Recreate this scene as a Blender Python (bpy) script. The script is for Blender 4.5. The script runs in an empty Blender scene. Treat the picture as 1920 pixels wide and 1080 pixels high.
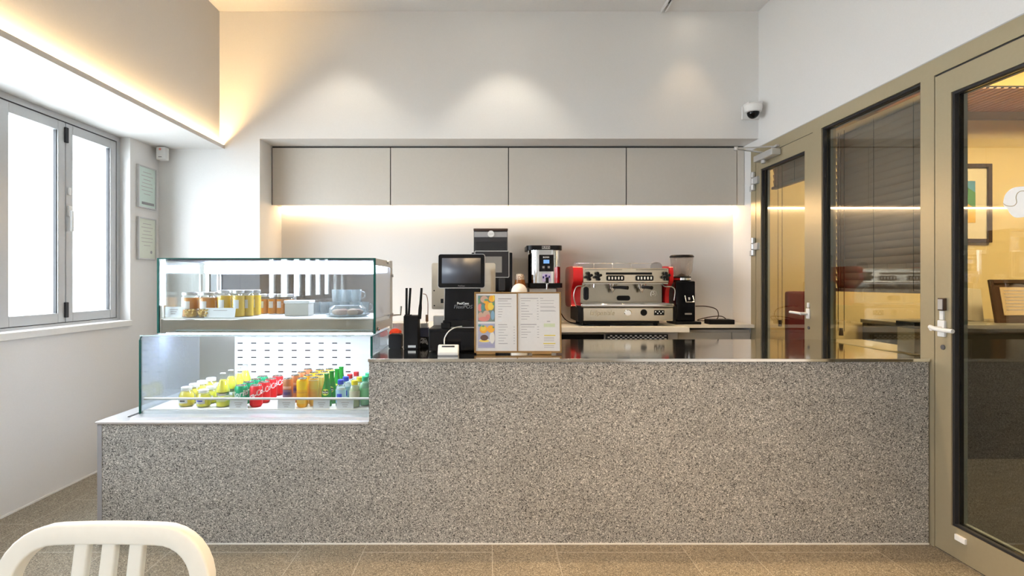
import bpy, bmesh, math, random
from mathutils import Vector, Matrix
random.seed(7)
PI = math.pi
S = bpy.context.scene
COL = S.collection

# ------------------------------------------------------------------ camera, world, exposure
CAMZ = 1.3
cam = bpy.data.cameras.new('camera'); camo = bpy.data.objects.new('camera', cam); COL.objects.link(camo)
cam.sensor_width = 36.0; cam.lens = 18.75; cam.clip_start = 0.02; cam.clip_end = 200
cam.shift_x = 43/1920; cam.shift_y = -10/1920
camo.location = (0, 0, CAMZ); camo.rotation_euler = (PI/2, 0, 0)
S.camera = camo
W = bpy.data.worlds.new('world'); S.world = W; W.use_nodes = True
bg = W.node_tree.nodes['Background']; bg.inputs[0].default_value = (.82, .89, .985, 1); bg.inputs[1].default_value = 18.0
S.view_settings.view_transform = 'Standard'; S.view_settings.look = 'None'
S.view_settings.exposure = 0.30; S.view_settings.gamma = 1.0; S.view_settings.use_curve_mapping = False
S.cycles.use_denoising = True
S.cycles.max_bounces = 12; S.cycles.diffuse_bounces = 6; S.cycles.glossy_bounces = 6; S.cycles.transparent_max_bounces = 24
S.cycles.sample_clamp_indirect = 6.0
S.cycles.caustics_reflective = False; S.cycles.caustics_refractive = False

def P(px, py, Y):
    return Vector(((px-917)/1000*Y, Y, CAMZ+(530-py)/1000*Y))
def PX(px, Y): return (px-917)/1000*Y
def PZ(py, Y): return CAMZ+(530-py)/1000*Y

# ------------------------------------------------------------------ materials
class NT:
    def __init__(s, name):
        s.m = bpy.data.materials.new(name); s.m.use_nodes = True; s.t = s.m.node_tree; s.t.nodes.clear()
        s.out = s.t.nodes.new('ShaderNodeOutputMaterial')
    def n(s, typ, **kw):
        nd = s.t.nodes.new(typ)
        for k, v in kw.items(): setattr(nd, k, v)
        return nd
    def l(s, a, b): s.t.links.new(a, b)
    def math(s, op, a, b=None, c=None):
        nd = s.n('ShaderNodeMath', operation=op)
        for i, v in enumerate((a, b, c)):
            if v is None: continue
            if isinstance(v, (int, float)): nd.inputs[i].default_value = v
            else: s.l(v, nd.inputs[i])
        return nd.outputs[0]
    def mix(s, f, a, b):
        nd = s.n('ShaderNodeMix', data_type='RGBA')
        for i, v in ((0, f), (6, a), (7, b)):
            if isinstance(v, (int, float)): nd.inputs[i].default_value = v
            elif isinstance(v, tuple): nd.inputs[i].default_value = (*v[:3], 1)
            else: s.l(v, nd.inputs[i])
        return nd.outputs[2]
    def pr(s, color=None, rough=.5, metal=0, **kw):
        p = s.n('ShaderNodeBsdfPrincipled')
        if isinstance(color, tuple): p.inputs['Base Color'].default_value = (*color[:3], 1)
        elif color is not None: s.l(color, p.inputs['Base Color'])
        p.inputs['Roughness'].default_value = rough; p.inputs['Metallic'].default_value = metal
        for k, v in kw.items(): p.inputs[k.replace('_', ' ')].default_value = v
        s.l(p.outputs[0], s.out.inputs[0]); return p
    def obj(s): return s.n('ShaderNodeTexCoord').outputs['Object']
    def pos(s): return s.n('ShaderNodeNewGeometry').outputs['Position']

def simple(name, c, rough=.5, metal=0, bump=0, bscale=60, **kw):
    t = NT(name); tc = t.obj()
    nz = t.n('ShaderNodeTexNoise'); nz.inputs['Scale'].default_value = bscale; t.l(tc, nz.inputs['Vector'])
    v = t.math('MULTIPLY_ADD', nz.outputs[0], .06, .97)
    cm = t.n('ShaderNodeMix', data_type='RGBA', blend_type='MULTIPLY'); cm.inputs[0].default_value = 1
    cm.inputs[6].default_value = (*c[:3], 1); t.l(v, cm.inputs[7])
    p = t.pr(cm.outputs[2], rough, metal, **kw)
    if bump:
        b = t.n('ShaderNodeBump'); b.inputs['Strength'].default_value = bump; b.inputs['Distance'].default_value = .002
        t.l(nz.outputs[0], b.inputs['Height']); t.l(b.outputs[0], p.inputs['Normal'])
    return t.m

def thin_glass(name, tint=(1, 1, 1), ior=1.5, rough=0.0, haze=0.0, hazecol=(.9, .95, .97), gain=1.0):
    t = NT(name)
    fr = t.n('ShaderNodeFresnel'); bf = t.n('ShaderNodeNewGeometry').outputs['Backfacing']
    t.l(t.math('MULTIPLY_ADD', bf, 1/ior-ior, ior), fr.inputs[0])
    tr = t.n('ShaderNodeBsdfTransparent'); tr.inputs[0].default_value = (*tint, 1)
    gl = t.n('ShaderNodeBsdfGlossy'); gl.inputs['Roughness'].default_value = rough
    mx = t.n('ShaderNodeMixShader'); f = t.math('MINIMUM', t.math('MULTIPLY', fr.outputs[0], gain), 1.0)
    t.l(f, mx.inputs[0]); t.l(tr.outputs[0], mx.inputs[1]); t.l(gl.outputs[0], mx.inputs[2])
    o = mx.outputs[0]
    if haze:
        d = t.n('ShaderNodeBsdfDiffuse'); d.inputs[0].default_value = (*hazecol, 1)
        m2 = t.n('ShaderNodeMixShader'); m2.inputs[0].default_value = haze
        t.l(o, m2.inputs[1]); t.l(d.outputs[0], m2.inputs[2]); o = m2.outputs[0]
    t.l(o, t.out.inputs[0]); return t.m

def emit(name, c, s):
    t = NT(name); e = t.n('ShaderNodeEmission'); e.inputs[0].default_value = (*c, 1); e.inputs[1].default_value = s
    t.l(e.outputs[0], t.out.inputs[0]); return t.m

def granite(name, floor=False):
    t = NT(name); pos = t.pos()
    v = t.n('ShaderNodeTexVoronoi'); v.inputs['Scale'].default_value = 270; t.l(pos, v.inputs['Vector'])
    sep = t.n('ShaderNodeSeparateColor'); t.l(v.outputs['Color'], sep.inputs[0])
    cr = t.n('ShaderNodeValToRGB'); cr.color_ramp.interpolation = 'CONSTANT'; e = cr.color_ramp.elements
    if floor: stops = [(0, (.07, .058, .040)), (.14, (.19, .160, .115)), (.5, (.26, .223, .165)), (.82, (.33, .29, .22)), (.94, (.48, .43, .34))]
    else: stops = [(0, (.055, .055, .053)), (.14, (.235, .231, .22)), (.42, (.34, .332, .315)), (.74, (.455, .445, .42)), (.92, (.70, .69, .65))]
    e[0].position = 0; e[0].color = (*stops[0][1], 1); e[1].position = stops[1][0]; e[1].color = (*stops[1][1], 1)
    for p_, c_ in stops[2:]:
        q = e.new(p_); q.color = (*c_, 1)
    t.l(sep.outputs[0], cr.inputs[0])
    nz = t.n('ShaderNodeTexNoise'); nz.inputs['Scale'].default_value = 2.3; nz.inputs['Detail'].default_value = 5
    mp = t.n('ShaderNodeMapping'); mp.inputs['Scale'].default_value = (1, 1, 3.2); mp.inputs['Rotation'].default_value = (0, .5, 0); t.l(pos, mp.inputs[0]); t.l(mp.outputs[0], nz.inputs['Vector'])
    k = t.math('MULTIPLY_ADD', nz.outputs[0], .5, .75)
    cm = t.n('ShaderNodeMix', data_type='RGBA', blend_type='MULTIPLY'); cm.inputs[0].default_value = 1
    t.l(cr.outputs[0], cm.inputs[6]); t.l(k, cm.inputs[7]); col = cm.outputs[2]
    sx = t.n('ShaderNodeSeparateXYZ'); t.l(pos, sx.inputs[0])
    if floor:
        X, Y = sx.outputs[0], sx.outputs[1]
        u = t.math('FLOORED_MODULO', t.math('SUBTRACT', X, .0135), .934)
        wide = t.math('GREATER_THAN', u, .312)
        j1 = t.math('LESS_THAN', u, .004); j2 = t.math('COMPARE', u, .312, .002)
        r1 = t.math('COMPARE', t.math('FLOORED_MODULO', t.math('SUBTRACT', Y, 2.569), .62), .003, .003)
        r2 = t.math('COMPARE', t.math('FLOORED_MODULO', t.math('SUBTRACT', Y, 2.25), .62), .003, .003)
        r = t.math('ADD', t.math('MULTIPLY', r1, wide), t.math('MULTIPLY', r2, t.math('SUBTRACT', 1, wide)))
        j = t.math('MINIMUM', t.math('ADD', t.math('ADD', j1, j2), r), 1)
        # slight tone change per tile column
        wn = t.n('ShaderNodeTexWhiteNoise', noise_dimensions='1D')
        t.l(t.math('ADD', t.math('MULTIPLY', t.math('FLOOR', t.math('DIVIDE', t.math('SUBTRACT', X, .0135), .934)), 2), wide), wn.inputs['W'])
        kk = t.math('MULTIPLY_ADD', wn.outputs[0], .22, .86)
        c2 = t.n('ShaderNodeMix', data_type='RGBA', blend_type='MULTIPLY'); c2.inputs[0].default_value = 1
        t.l(col, c2.inputs[6]); t.l(kk, c2.inputs[7])
        col = t.mix(t.math('MULTIPLY', j, .7), c2.outputs[2], (.45, .41, .35))
        p = t.pr(col, .42)
    else:
        jx = t.math('COMPARE', sx.outputs[0], -.011, .0012)
        col = t.mix(t.math('MULTIPLY', jx, .55), col, (.12, .12, .11))
        p = t.pr(col, .55)
    return t.m

M = {}
M['wall'] = simple('wall_paint', (.80, .79, .775), .85, bump=.05, bscale=140)
M['ceil'] = simple('ceiling_paint', (.80, .79, .775), .9)
M['granite'] = granite('grey_granite'); M['floor'] = granite('floor_stone', True)
M['white_line'] = simple('white_grout', (.8, .79, .76), .7)
M['bronze'] = simple('champagne_aluminium', (.43, .37, .245), .36, .45)
M['bronze_dark'] = simple('frame_gap', (.05, .045, .04), .6)
M['silver'] = simple('grey_aluminium', (.50, .51, .52), .4, .3)
M['bead'] = simple('grey_green_bead', (.36, .38, .33), .5)
M['gasket'] = simple('black_gasket', (.012, .012, .014), .6)
M['steel'] = simple('brushed_steel', (.60, .58, .55), .10, 1.0)
M['steel_top'] = simple('countertop_steel', (.80, .77, .72), .09, 1.0)
M['steel_soft'] = simple('satin_steel', (.56, .53, .48), .28, .95)
M['steel_room_tint'] = simple('reflection_tinted_steel', (.60, .53, .42), .22, 1.0)  # beige of the reflected room is put into this steel's colour
M['steel_front'] = simple('bright_brushed_steel', (.78, .78, .80), .33, .85)
M['chrome'] = simple('chrome', (.72, .71, .70), .08, 1.0)
M['cab'] = simple('taupe_laminate', (.64, .595, .53), .4)
M['cab_gap_shade'] = simple('painted_gap_shade', (.03, .028, .026), .8)  # near-black colour for painted shade in the cabinet gaps
M['solid_top'] = simple('cream_solid_surface', (.78, .74, .68), .35)
M['white'] = simple('white_plastic', (.82, .82, .81), .4)
M['white_matte'] = simple('white_matte', (.82, .82, .80), .7)
M['cream'] = simple('cream_plastic', (.74, .68, .57), .45)
M['black'] = simple('black_plastic', (.004, .004, .005), .4, Specular_IOR_Level=.22)
M['black_gloss'] = simple('black_gloss', (.003, .003, .005), .12, Specular_IOR_Level=.25)
M['black_matte'] = simple('black_matte', (.006, .006, .007), .6, Specular_IOR_Level=.2)
M['grey'] = simple('grey_plastic', (.30, .30, .31), .5)
M['dgrey'] = simple('dark_grey', (.022, .022, .026), .5, Specular_IOR_Level=.3)
M['screen'] = simple('screen_glass', (.07, .078, .10), .4)
M['screen2'] = simple('small_screen_grey', (.22, .21, .20), .3)
M['red'] = simple('red_gloss_paint', (.58, .006, .008), .2, Coat_Weight=.25)
M['glass'] = thin_glass('clear_glass', (.97, .985, .98))
M['glass_case'] = thin_glass('case_glass', (.96, .985, .985), gain=1.4)
M['glass_tint'] = thin_glass('grey_tinted_glass', (.50, .50, .52), gain=1.0)
M['glass_office'] = thin_glass('partition_glass', (.80, .82, .79), gain=1.8)
M['glass_edge'] = simple('green_glass_edge', (.004, .075, .06), .5, Specular_IOR_Level=.15)
M['glass_jar'] = thin_glass('jar_glass', (.95, .97, .96), gain=1.2, haze=.05)
M['plastic_clear'] = thin_glass('clear_plastic', (.9, .93, .94), gain=1.6, haze=.24)
M['hopper'] = thin_glass('hopper_plastic', (.93, .91, .89), gain=1.2, haze=.02, hazecol=(.8, .75, .7))
M['hopper_dark'] = thin_glass('smoked_hopper', (.20, .20, .22), gain=1.2, haze=.1, hazecol=(.2, .2, .22))
M['led_warm'] = emit('warm_led', (1.0, .66, .32), 220)
M['led_cab'] = emit('cabinet_led', (1.0, .68, .37), 27)
M['led_cold'] = emit('cold_led', (.76, .84, 1.0), 60)
M['led_cold2'] = emit('cold_led_lower', (.76, .84, 1.0), 85)
M['lamp'] = emit('downlight_lens', (1.0, .88, .70), 20)
M['lcd'] = emit('blue_lcd', (.25, .5, .9), .8)
M['chair'] = simple('white_powder_coat', (.80, .81, .77), .42)
M['wood'] = simple('menu_oak', (.30, .165, .05), .5)
M['paper'] = simple('menu_paper', (.83, .80, .77), .6)
M['ink'] = simple('grey_print', (.42, .38, .38), .8)
M['ink_dark'] = simple('dark_print', (.08, .08, .09), .7)
M['yellow_ink'] = simple('yellow_print', (.80, .62, .05), .8)
M['green_ink'] = simple('green_print', (.55, .66, .28), .8)
M['office_wall'] = simple('yellow_ochre_wall', (.78, .60, .30), .8)
M['office_dark'] = simple('dark_cabinet', (.022, .021, .018), .5)
M['slatwood'] = simple('reddish_wood', (.80, .42, .26), .6)
M['blind'] = simple('taupe_blind', (.36, .255, .19), .55)
M['frame_dark'] = simple('dark_brown_frame', (.045, .02, .012), .4)
M['card'] = simple('price_card', (.82, .83, .86), .5)
M['kraft'] = simple('kraft_cardboard', (.42, .29, .15), .8)
M['silver_paint'] = simple('silver_plastic', (.6, .6, .6), .3, .5)
M['rope'] = simple('dark_cord', (.04, .02, .012), .7)

# ------------------------------------------------------------------ mesh helpers
def box(bm, x0, x1, y0, y1, z0, z1, bev=0, seg=2):
    if x0 > x1: x0, x1 = x1, x0
    if y0 > y1: y0, y1 = y1, y0
    if z0 > z1: z0, z1 = z1, z0
    b = bmesh.new()
    bmesh.ops.create_cube(b, size=1)
    for v in b.verts:
        v.co = Vector(((x0+x1)/2+v.co.x*(x1-x0), (y0+y1)/2+v.co.y*(y1-y0), (z0+z1)/2+v.co.z*(z1-z0)))
    if bev: bmesh.ops.bevel(b, geom=b.edges[:], offset=min(bev, .45*min(x1-x0, y1-y0, z1-z0)), segments=seg, profile=.5, affect='EDGES')
    merge(bm, b)
def merge(bm, b, mat=None):
    if mat: bmesh.ops.transform(b, matrix=mat, verts=b.verts)
    me = bpy.data.meshes.new('t'); b.to_mesh(me); b.free(); bm.from_mesh(me); bpy.data.meshes.remove(me)
def B(*a, **k):
    bm = bmesh.new(); box(bm, *a, **k); return bm
def lathe(bm, prof, c=(0, 0, 0), seg=32, axis='Z', a0=0, a1=2*PI):
    full = abs(a1-a0-2*PI) < 1e-6; rings = []
    n = seg if full else seg+1
    for r, z in prof:
        ring = []
        if r < 1e-6:
            rings.append([bm.verts.new(ax(0, 0, z, c, axis))]); continue
        for i in range(n):
            a = a0+(a1-a0)*i/seg; ring.append(bm.verts.new(ax(r*math.cos(a), r*math.sin(a), z, c, axis)))
        rings.append(ring)
    for p, q in zip(rings, rings[1:]):
        m = n if full else n-1
        for i in range(m):
            j = (i+1) % n
            try:
                if len(p) == 1 and len(q) == 1: continue
                if len(p) == 1: bm.faces.new((p[0], q[j], q[i]))
                elif len(q) == 1: bm.faces.new((p[i], p[j], q[0]))
                else: bm.faces.new((p[i], p[j], q[j], q[i]))
            except ValueError: pass
def ax(x, y, z, c, axis):
    if axis == 'Z': v = (x, y, z)
    elif axis == 'Y': v = (x, z, y)
    else: v = (z, x, y)
    return Vector(v)+Vector(c)
def cyl(bm, c, r, h, axis='Z', seg=28, bev=0):
    b = min(bev, r*.5, abs(h)*.4)
    if b: lathe(bm, [(0, 0), (r-b, 0), (r, b), (r, h-b), (r-b, h), (0, h)], c, seg, axis)
    else: lathe(bm, [(0, 0), (r, 0), (r, h), (0, h)], c, seg, axis)
def smooth_path(pts, n=8, closed=False):
    pts = [Vector(p) for p in pts]; out = []
    N = len(pts)
    for i in range(N if closed else N-1):
        if closed: p0, p1, p2, p3 = pts[(i-1) % N], pts[i], pts[(i+1) % N], pts[(i+2) % N]
        else: p0, p1, p2, p3 = pts[max(i-1, 0)], pts[i], pts[i+1], pts[min(i+2, N-1)]
        for k in range(n):
            t = k/n
            out.append(.5*((2*p1)+(-p0+p2)*t+(2*p0-5*p1+4*p2-p3)*t*t+(-p0+3*p1-3*p2+p3)*t**3))
    if not closed: out.append(pts[-1])
    return out
def tube(bm, pts, r, seg=10, closed=False, sq=None):
    pts = [Vector(p) for p in pts]; N = len(pts); rings = []
    up = Vector((0, 0, 1)); prev = None
    for i, p in enumerate(pts):
        if closed: d = pts[(i+1) % N]-pts[i-1]
        else: d = pts[min(i+1, N-1)]-pts[max(i-1, 0)]
        d.normalize()
        if prev is None:
            a = Vector((0, 1, 0)) if abs(d.y) < .9 else Vector((0, 0, 1))
            n1 = (a-d*a.dot(d)).normalized()
        else: n1 = (prev-d*prev.dot(d)).normalized()
        prev = n1; n2 = d.cross(n1); ring = []
        rr = r[i] if isinstance(r, list) else r
        if sq:
            for u, v in rrect(sq[0], sq[1], sq[2]): ring.append(bm.verts.new(p+n1*u+n2*v))
        else:
            for k in range(seg):
                a = 2*PI*k/seg; ring.append(bm.verts.new(p+n1*rr*math.cos(a)+n2*rr*math.sin(a)))
        rings.append(ring)
    m = len(rings[0])
    for i in range(N if closed else N-1):
        p, q = rings[i], rings[(i+1) % N]
        for k in range(m): bm.faces.new((p[k], p[(k+1) % m], q[(k+1) % m], q[k]))
    if not closed:
        bm.faces.new(rings[0][::-1]); bm.faces.new(rings[-1])
def rrect(w, h, r, n=4):
    out = []
    for cx, cy, a0 in ((w/2-r, h/2-r, 0), (-w/2+r, h/2-r, PI/2), (-w/2+r, -h/2+r, PI), (w/2-r, -h/2+r, 1.5*PI)):
        for k in range(n+1):
            a = a0+PI/2*k/n; out.append((cx+r*math.cos(a), cy+r*math.sin(a)))
    return out
def prism(bm, pts, d0, d1, plane='XZ'):
    """outline in a plane extruded along the third axis"""
    def mk(u, v, d):
        return {'XZ': (u, d, v), 'XY': (u, v, d), 'YZ': (d, u, v)}[plane]
    a = [bm.verts.new(mk(u, v, d0)) for u, v in pts]; b = [bm.verts.new(mk(u, v, d1)) for u, v in pts]
    n = len(pts); bm.faces.new(a); bm.faces.new(b[::-1])
    for i in range(n): bm.faces.new((a[i], b[i], b[(i+1) % n], a[(i+1) % n]))
def rr_plate(bm, x0, x1, z0, z1, y0, y1, r, plane='XZ'):
    pts = [((x0+x1)/2+u, (z0+z1)/2+v) for u, v in rrect(x1-x0, z1-z0, r, 6)]
    prism(bm, pts, y0, y1, plane)
def text_bm(s, size, extr=.0004, bold=0, shear=0, align='CENTER', sx=1):
    c = bpy.data.curves.new('t', 'FONT'); c.body = s; c.size = size; c.extrude = extr; c.offset = bold; c.shear = shear
    c.align_x = align; c.align_y = 'CENTER'; c.resolution_u = 3
    o = bpy.data.objects.new('t', c); COL.objects.link(o)
    dg = bpy.context.evaluated_depsgraph_get(); me = bpy.data.meshes.new_from_object(o.evaluated_get(dg))
    bm = bmesh.new(); bm.from_mesh(me); bpy.data.objects.remove(o); bpy.data.curves.remove(c); bpy.data.meshes.remove(me)
    for v in bm.verts: v.co.x *= sx
    return bm
def text_front(s, size, loc, **k):      # upright text facing -Y
    bm = text_bm(s, size, **k); bmesh.ops.transform(bm, matrix=Matrix.Translation(loc) @ Matrix.Rotation(PI/2, 4, 'X'), verts=bm.verts); return bm
def text_wrap(s, size, r, z, rot=0, bold=0, shear=0, phi=0, sx=1):   # text wrapped round a cylinder, centred on -Y
    bm = text_bm(s, size, extr=.0003, bold=bold, shear=shear, sx=sx)
    bmesh.ops.rotate(bm, verts=bm.verts, matrix=Matrix.Rotation(rot, 3, 'Z'))
    for v in bm.verts:
        a = -PI/2+phi+v.co.x/r; R_ = r+.0003+v.co.z; y = v.co.y
        v.co = Vector((R_*math.cos(a), R_*math.sin(a), z+y))
    return bm

# ------------------------------------------------------------------ object helpers
BASE = {}
def tag(o, label=None, cat=None, group=None, kind=None):
    if label: o['label'] = label
    if cat: o['category'] = cat
    if group: o['group'] = group
    if kind: o['kind'] = kind
    return o
def thing(name, label, cat, loc=(0, 0, 0), group=None):
    o = bpy.data.objects.new(name, None); COL.objects.link(o); o.location = loc; o.empty_display_size = .05
    BASE[o.name] = Vector(loc); tag(o, label, cat, group); return o
def obj(name, bm, mat, parent=None, label=None, base=None, sharp=35):
    bmesh.ops.remove_doubles(bm, verts=bm.verts, dist=1e-6)
    bmesh.ops.recalc_face_normals(bm, faces=bm.faces)
    off = Vector((0, 0, 0))
    if parent: off = BASE[parent.name]
    elif base is not None: off = Vector(base)
    if off.length: bmesh.ops.translate(bm, verts=bm.verts, vec=-off)
    for f in bm.faces: f.smooth = max(abs(c) for c in f.normal) < .99995
    for e in bm.edges:
        if len(e.link_faces) != 2 or e.calc_face_angle(9) > math.radians(sharp): e.smooth = False
    me = bpy.data.meshes.new(name); bm.to_mesh(me); bm.free(); me.materials.append(M[mat] if isinstance(mat, str) else mat)
    o = bpy.data.objects.new(name, me); COL.objects.link(o)
    BASE[o.name] = off
    if parent: o.parent = parent
    elif base is not None: o.location = off
    if label: o['label'] = label
    return o
def struct(name, bm, mat, parent=None):
    o = obj(name, bm, mat, parent)
    if parent is None: o['kind'] = 'structure'
    return o
def kids(o): return [c for c in COL.objects if c.parent == o]
def copy_tree(o, parent=None):
    c = o.copy(); COL.objects.link(c)
    if parent: c.parent = parent
    for ch in kids(o): copy_tree(ch, c)
    return c

# ------------------------------------------------------------------ room shell
XL, XR, YB, ZC = -2.69, 2.196, 4.345, 3.51
XU = -2.196                       # upper left wall face
YN = 4.80                         # back of the niche
YR = -4.2                         # wall behind the camera
struct('floor', B(-2.9, 6.3, YR-.1, 4.9, -.1, 0), 'floor')
struct('floor_office', B(XR+.09, 6.2, YR, 4.6, 0, .004), simple('dark_carpet', (.035, .031, .025), .9))
struct('ceiling', B(XU-.02, XR+.1, YR-.1, 4.9, ZC, ZC+.1), 'ceil')
bm = bmesh.new()
box(bm, XL-.15, -1.868, YB, 4.92, 0, 3.6); box(bm, -1.868, XR, YB, 4.92, 2.473, 3.6)
box(bm, -1.868, XR, YN, 4.92, 0, 2.473)
struct('wall_back', bm, 'wall')
# left wall with folding-window openings
WIN = [(1.08, 3.997), (-3.60, -0.70)]
bm = bmesh.new(); ys = [YR-.1]; SILL = 1.02
box(bm, XL-.15, XL, YR-.1, YB, 0, SILL-.042)
box(bm, XL-.15, XL, 3.997, YB, SILL-.042, 2.4); box(bm, XL-.15, XL, -.70, 1.08, SILL-.042, 2.4); box(bm, XL-.15, XL, YR-.1, -3.6, SILL-.042, 2.4)
box(bm, XL-.15, XU, YR-.1, YB, 2.397, 3.6)
struct('wall_left', bm, 'wall')
bm = bmesh.new(); box(bm, XL-.15, -2.155, YR, YB, 2.388, 2.397); box(bm, -2.167, -2.155, YR, YB, 2.397, 2.419)
struct('trim_1', bm, 'ceil')
obj_ = obj('cove_light_strip', B(-2.19, -2.177, YR+.02, YB-.005, 2.397, 2.401), 'led_warm', base=(-2.18, 0, 2.397))
tag(obj_, 'warm glowing light strip hidden in the cove along the left wall', 'light')
struct('baseboard_left', B(XL, XL+.006, YR, YB, 0, .010), 'white_line')
struct('wall_rear', B(XL-.15, 6.3, YR-.1, YR, 0, 3.6), 'wall')
# sills
for i, (a, b) in enumerate(WIN):
    struct('trim_%d' % (i+2), B(XL-.075, XL+.018, a-.02, b+.0, SILL-.042, SILL, bev=.003), 'white_matte')
# right partition
bm = bmesh.new(); box(bm, XR, XR+.1, YR, 4.9, 2.40, 3.6); box(bm, XR, XR+.1, 4.46, 4.9, 0, 2.40); box(bm, XR, XR+.1, YR, 1.62, 0, 2.40)
struct('wall_right', bm, 'wall')
struct('trim_4', B(XR-.004, XR+.01, 1.62, 4.46, 2.398, 2.406), 'silver')
bm = bmesh.new(); fx0, fx1 = XR-.006, XR+.09
box(bm, fx0, fx1, 1.62, 4.46, 2.318, 2.399)
for a, b in ((4.383, 4.46), (3.514, 3.61), (2.624, 2.708), (1.62, 1.72)): box(bm, fx0, fx1, a, b, 0, 2.318)
box(bm, fx0, fx1, 2.708, 3.514, 0, .10)
struct('trim_5', bm, 'bronze')

# ------------------------------------------------------------------ left folding windows
def fold_window(idx, ya, yb, n):
    x0 = XL-.075; root = bpy.data.objects.new('window_%d' % idx, None); COL.objects.link(root)
    root.location = (x0, (ya+yb)/2, SILL); BASE[root.name] = root.location.copy(); root['kind'] = 'structure'
    ye = yb-.035
    bm = bmesh.new()
    box(bm, x0-.06, x0, ya, yb, 2.350, 2.388); box(bm, x0-.06, x0, ya, yb, SILL, SILL+.018)
    box(bm, x0-.06, x0, ye, yb, SILL+.018, 2.35); box(bm, x0-.06, x0, ya, ya+.035, SILL+.018, 2.35)
    obj('window_frame', bm, 'silver', root)
    bm = bmesh.new(); box(bm, x0-.055, x0-.012, ya+.035, ye, 2.344, 2.35); box(bm, x0-.055, x0-.012, ye-.006, ye, SILL+.018, 2.35); box(bm, x0-.055, x0-.012, ya+.035, ye, SILL+.018, SILL+.022)
    obj('gasket', bm, 'gasket', root)
    w = (ye-.006-ya-.035)/n
    for i in range(n):
        b = ye-.006-i*w; a = b-w+.006
        bm = bmesh.new(); st = .058; z0, z1 = SILL+.022, 2.344
        box(bm, x0-.055, x0-.002, a, a+st, z0, z1, bev=.003); box(bm, x0-.055, x0-.002, b-st, b, z0, z1, bev=.003)
        box(bm, x0-.055, x0-.002, a+st, b-st, z0, z0+.062, bev=.003); box(bm, x0-.055, x0-.002, a+st, b-st, z1-.062, z1, bev=.003)
        lf = obj('window_leaf', bm, 'silver', root)
        bm = bmesh.new()
        box(bm, x0-.03, x0-.010, a+st, a+st+.006, z0+.062, z1-.062); box(bm, x0-.03, x0-.010, b-st-.006, b-st, z0+.062, z1-.062)
        obj('glazing_seal', bm, 'gasket', lf)
        obj('pane', B(x0-.030, x0-.024, a+st, b-st, z0+.062, z1-.062), 'glass', lf)
        if i % 2 == 0:
            bm = bmesh.new()
            for zz in (z1-.13, z0+.03): box(bm, x0-.006, x0+.010, a-.016, a+.010, zz, zz+.10, bev=.003)
            obj('hinge', bm, 'dgrey', lf)
            bm = bmesh.new(); yy = a+.022; zc = 1.755
            box(bm, x0-.003, x0+.012, yy-.014, yy+.014, zc-.02, zc+.05, bev=.004)
            box(bm, x0+.010, x0+.028, yy-.009, yy+.009, zc-.12, zc+.02, bev=.005)
            obj('handle', bm, 'white', lf)
            obj('sensor', B(x0-.003, x0+.010, yy-.010, yy+.010, zc+.12, zc+.17, bev=.003), 'white', lf)
fold_window(1, 1.08, 3.997, 6)
fold_window(2, -3.60, -0.70, 6)
# outdoors beyond the windows
struct('ground_outside', B(-14, XL-.15, -12, 12, -.12, -.02), 'white_matte')
t = thing('outdoor_security_camera', 'white bullet camera on an arm on the bright outer wall beyond the window', 'camera', (-3.25, 4.58, 2.45))
obj('bracket', B(-3.30, -3.20, 4.55, 4.60, 2.41, 2.50, bev=.006), 'white', t)
bm = bmesh.new(); tube(bm, [(-3.25, 4.56, 2.45), (-3.25, 4.48, 2.43), (-3.30, 4.44, 2.37)], .016); obj('arm', bm, 'white', t)
bm = bmesh.new(); tube(bm, [(-3.22, 4.42, 2.37), (-3.50, 4.30, 2.33)], .045, 20); obj('camera_body', bm, 'white', t)
struct('wall_outside', B(-9, XL-.15, 4.60, 4.8, -.02, 4.2), 'white_matte')

# ------------------------------------------------------------------ partition doors and pane
def glazed_leaf(idx, ya, yb, gy0, gy1, gz0, gz1, ztop):
    root = bpy.data.objects.new('door_%d' % idx, None); COL.objects.link(root); root.location = (XR+.03, (ya+yb)/2, 0)
    BASE[root.name] = root.location.copy(); root['kind'] = 'structure'
    a, b = ya+.003, yb-.003; x0, x1 = XR-.004, XR+.066
    bm = bmesh.new()
    box(bm, x0, x1, a, gy0, .006, ztop); box(bm, x0, x1, gy1, b, .006, ztop)
    box(bm, x0, x1, gy0, gy1, .006, gz0); box(bm, x0, x1, gy0, gy1, gz1, ztop)
    obj('door_leaf', bm, 'bronze', root)
    gas(root, gy0, gy1, gz0, gz1); return root
def gas(root, gy0, gy1, gz0, gz1):
    bm = bmesh.new(); g = .012
    for (a, b, c, d) in ((gy0, gy0+g, gz0, gz1), (gy1-g, gy1, gz0, gz1), (gy0+g, gy1-g, gz0, gz0+g), (gy0+g, gy1-g, gz1-g, gz1)):
        box(bm, XR+.003, XR+.023, a, b, c, d); box(bm, XR+.035, XR+.046, a, b, c, d)
    obj('gasket', bm, 'gasket', root)
    bm = bmesh.new()
    for (a, b, c, d) in ((gy0, gy0+g, gz0, gz1), (gy1-g, gy1, gz0, gz1), (gy0+g, gy1-g, gz0, gz0+g), (gy0+g, gy1-g, gz1-g, gz1)):
        box(bm, XR+.0462, XR+.064, a, b, c, d)
    obj('glazing_bead', bm, 'bead', root)
    obj('pane', B(XR+.024, XR+.034, gy0+g, gy1-g, gz0+g, gz1-g), 'glass_office', root)
d1 = glazed_leaf(1, 3.61, 4.383, 3.705, 4.303, .15, 2.215, 2.315)
d2 = glazed_leaf(2, 1.72, 2.624, 1.82, 2.53, .15, 2.203, 2.309)
w3 = bpy.data.objects.new('window_3', None); COL.objects.link(w3); w3.location = (XR+.03, 3.11, .1); BASE[w3.name] = w3.location.copy(); w3['kind'] = 'structure'
gas(w3, 2.708, 3.514, .10, 2.317)
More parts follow.
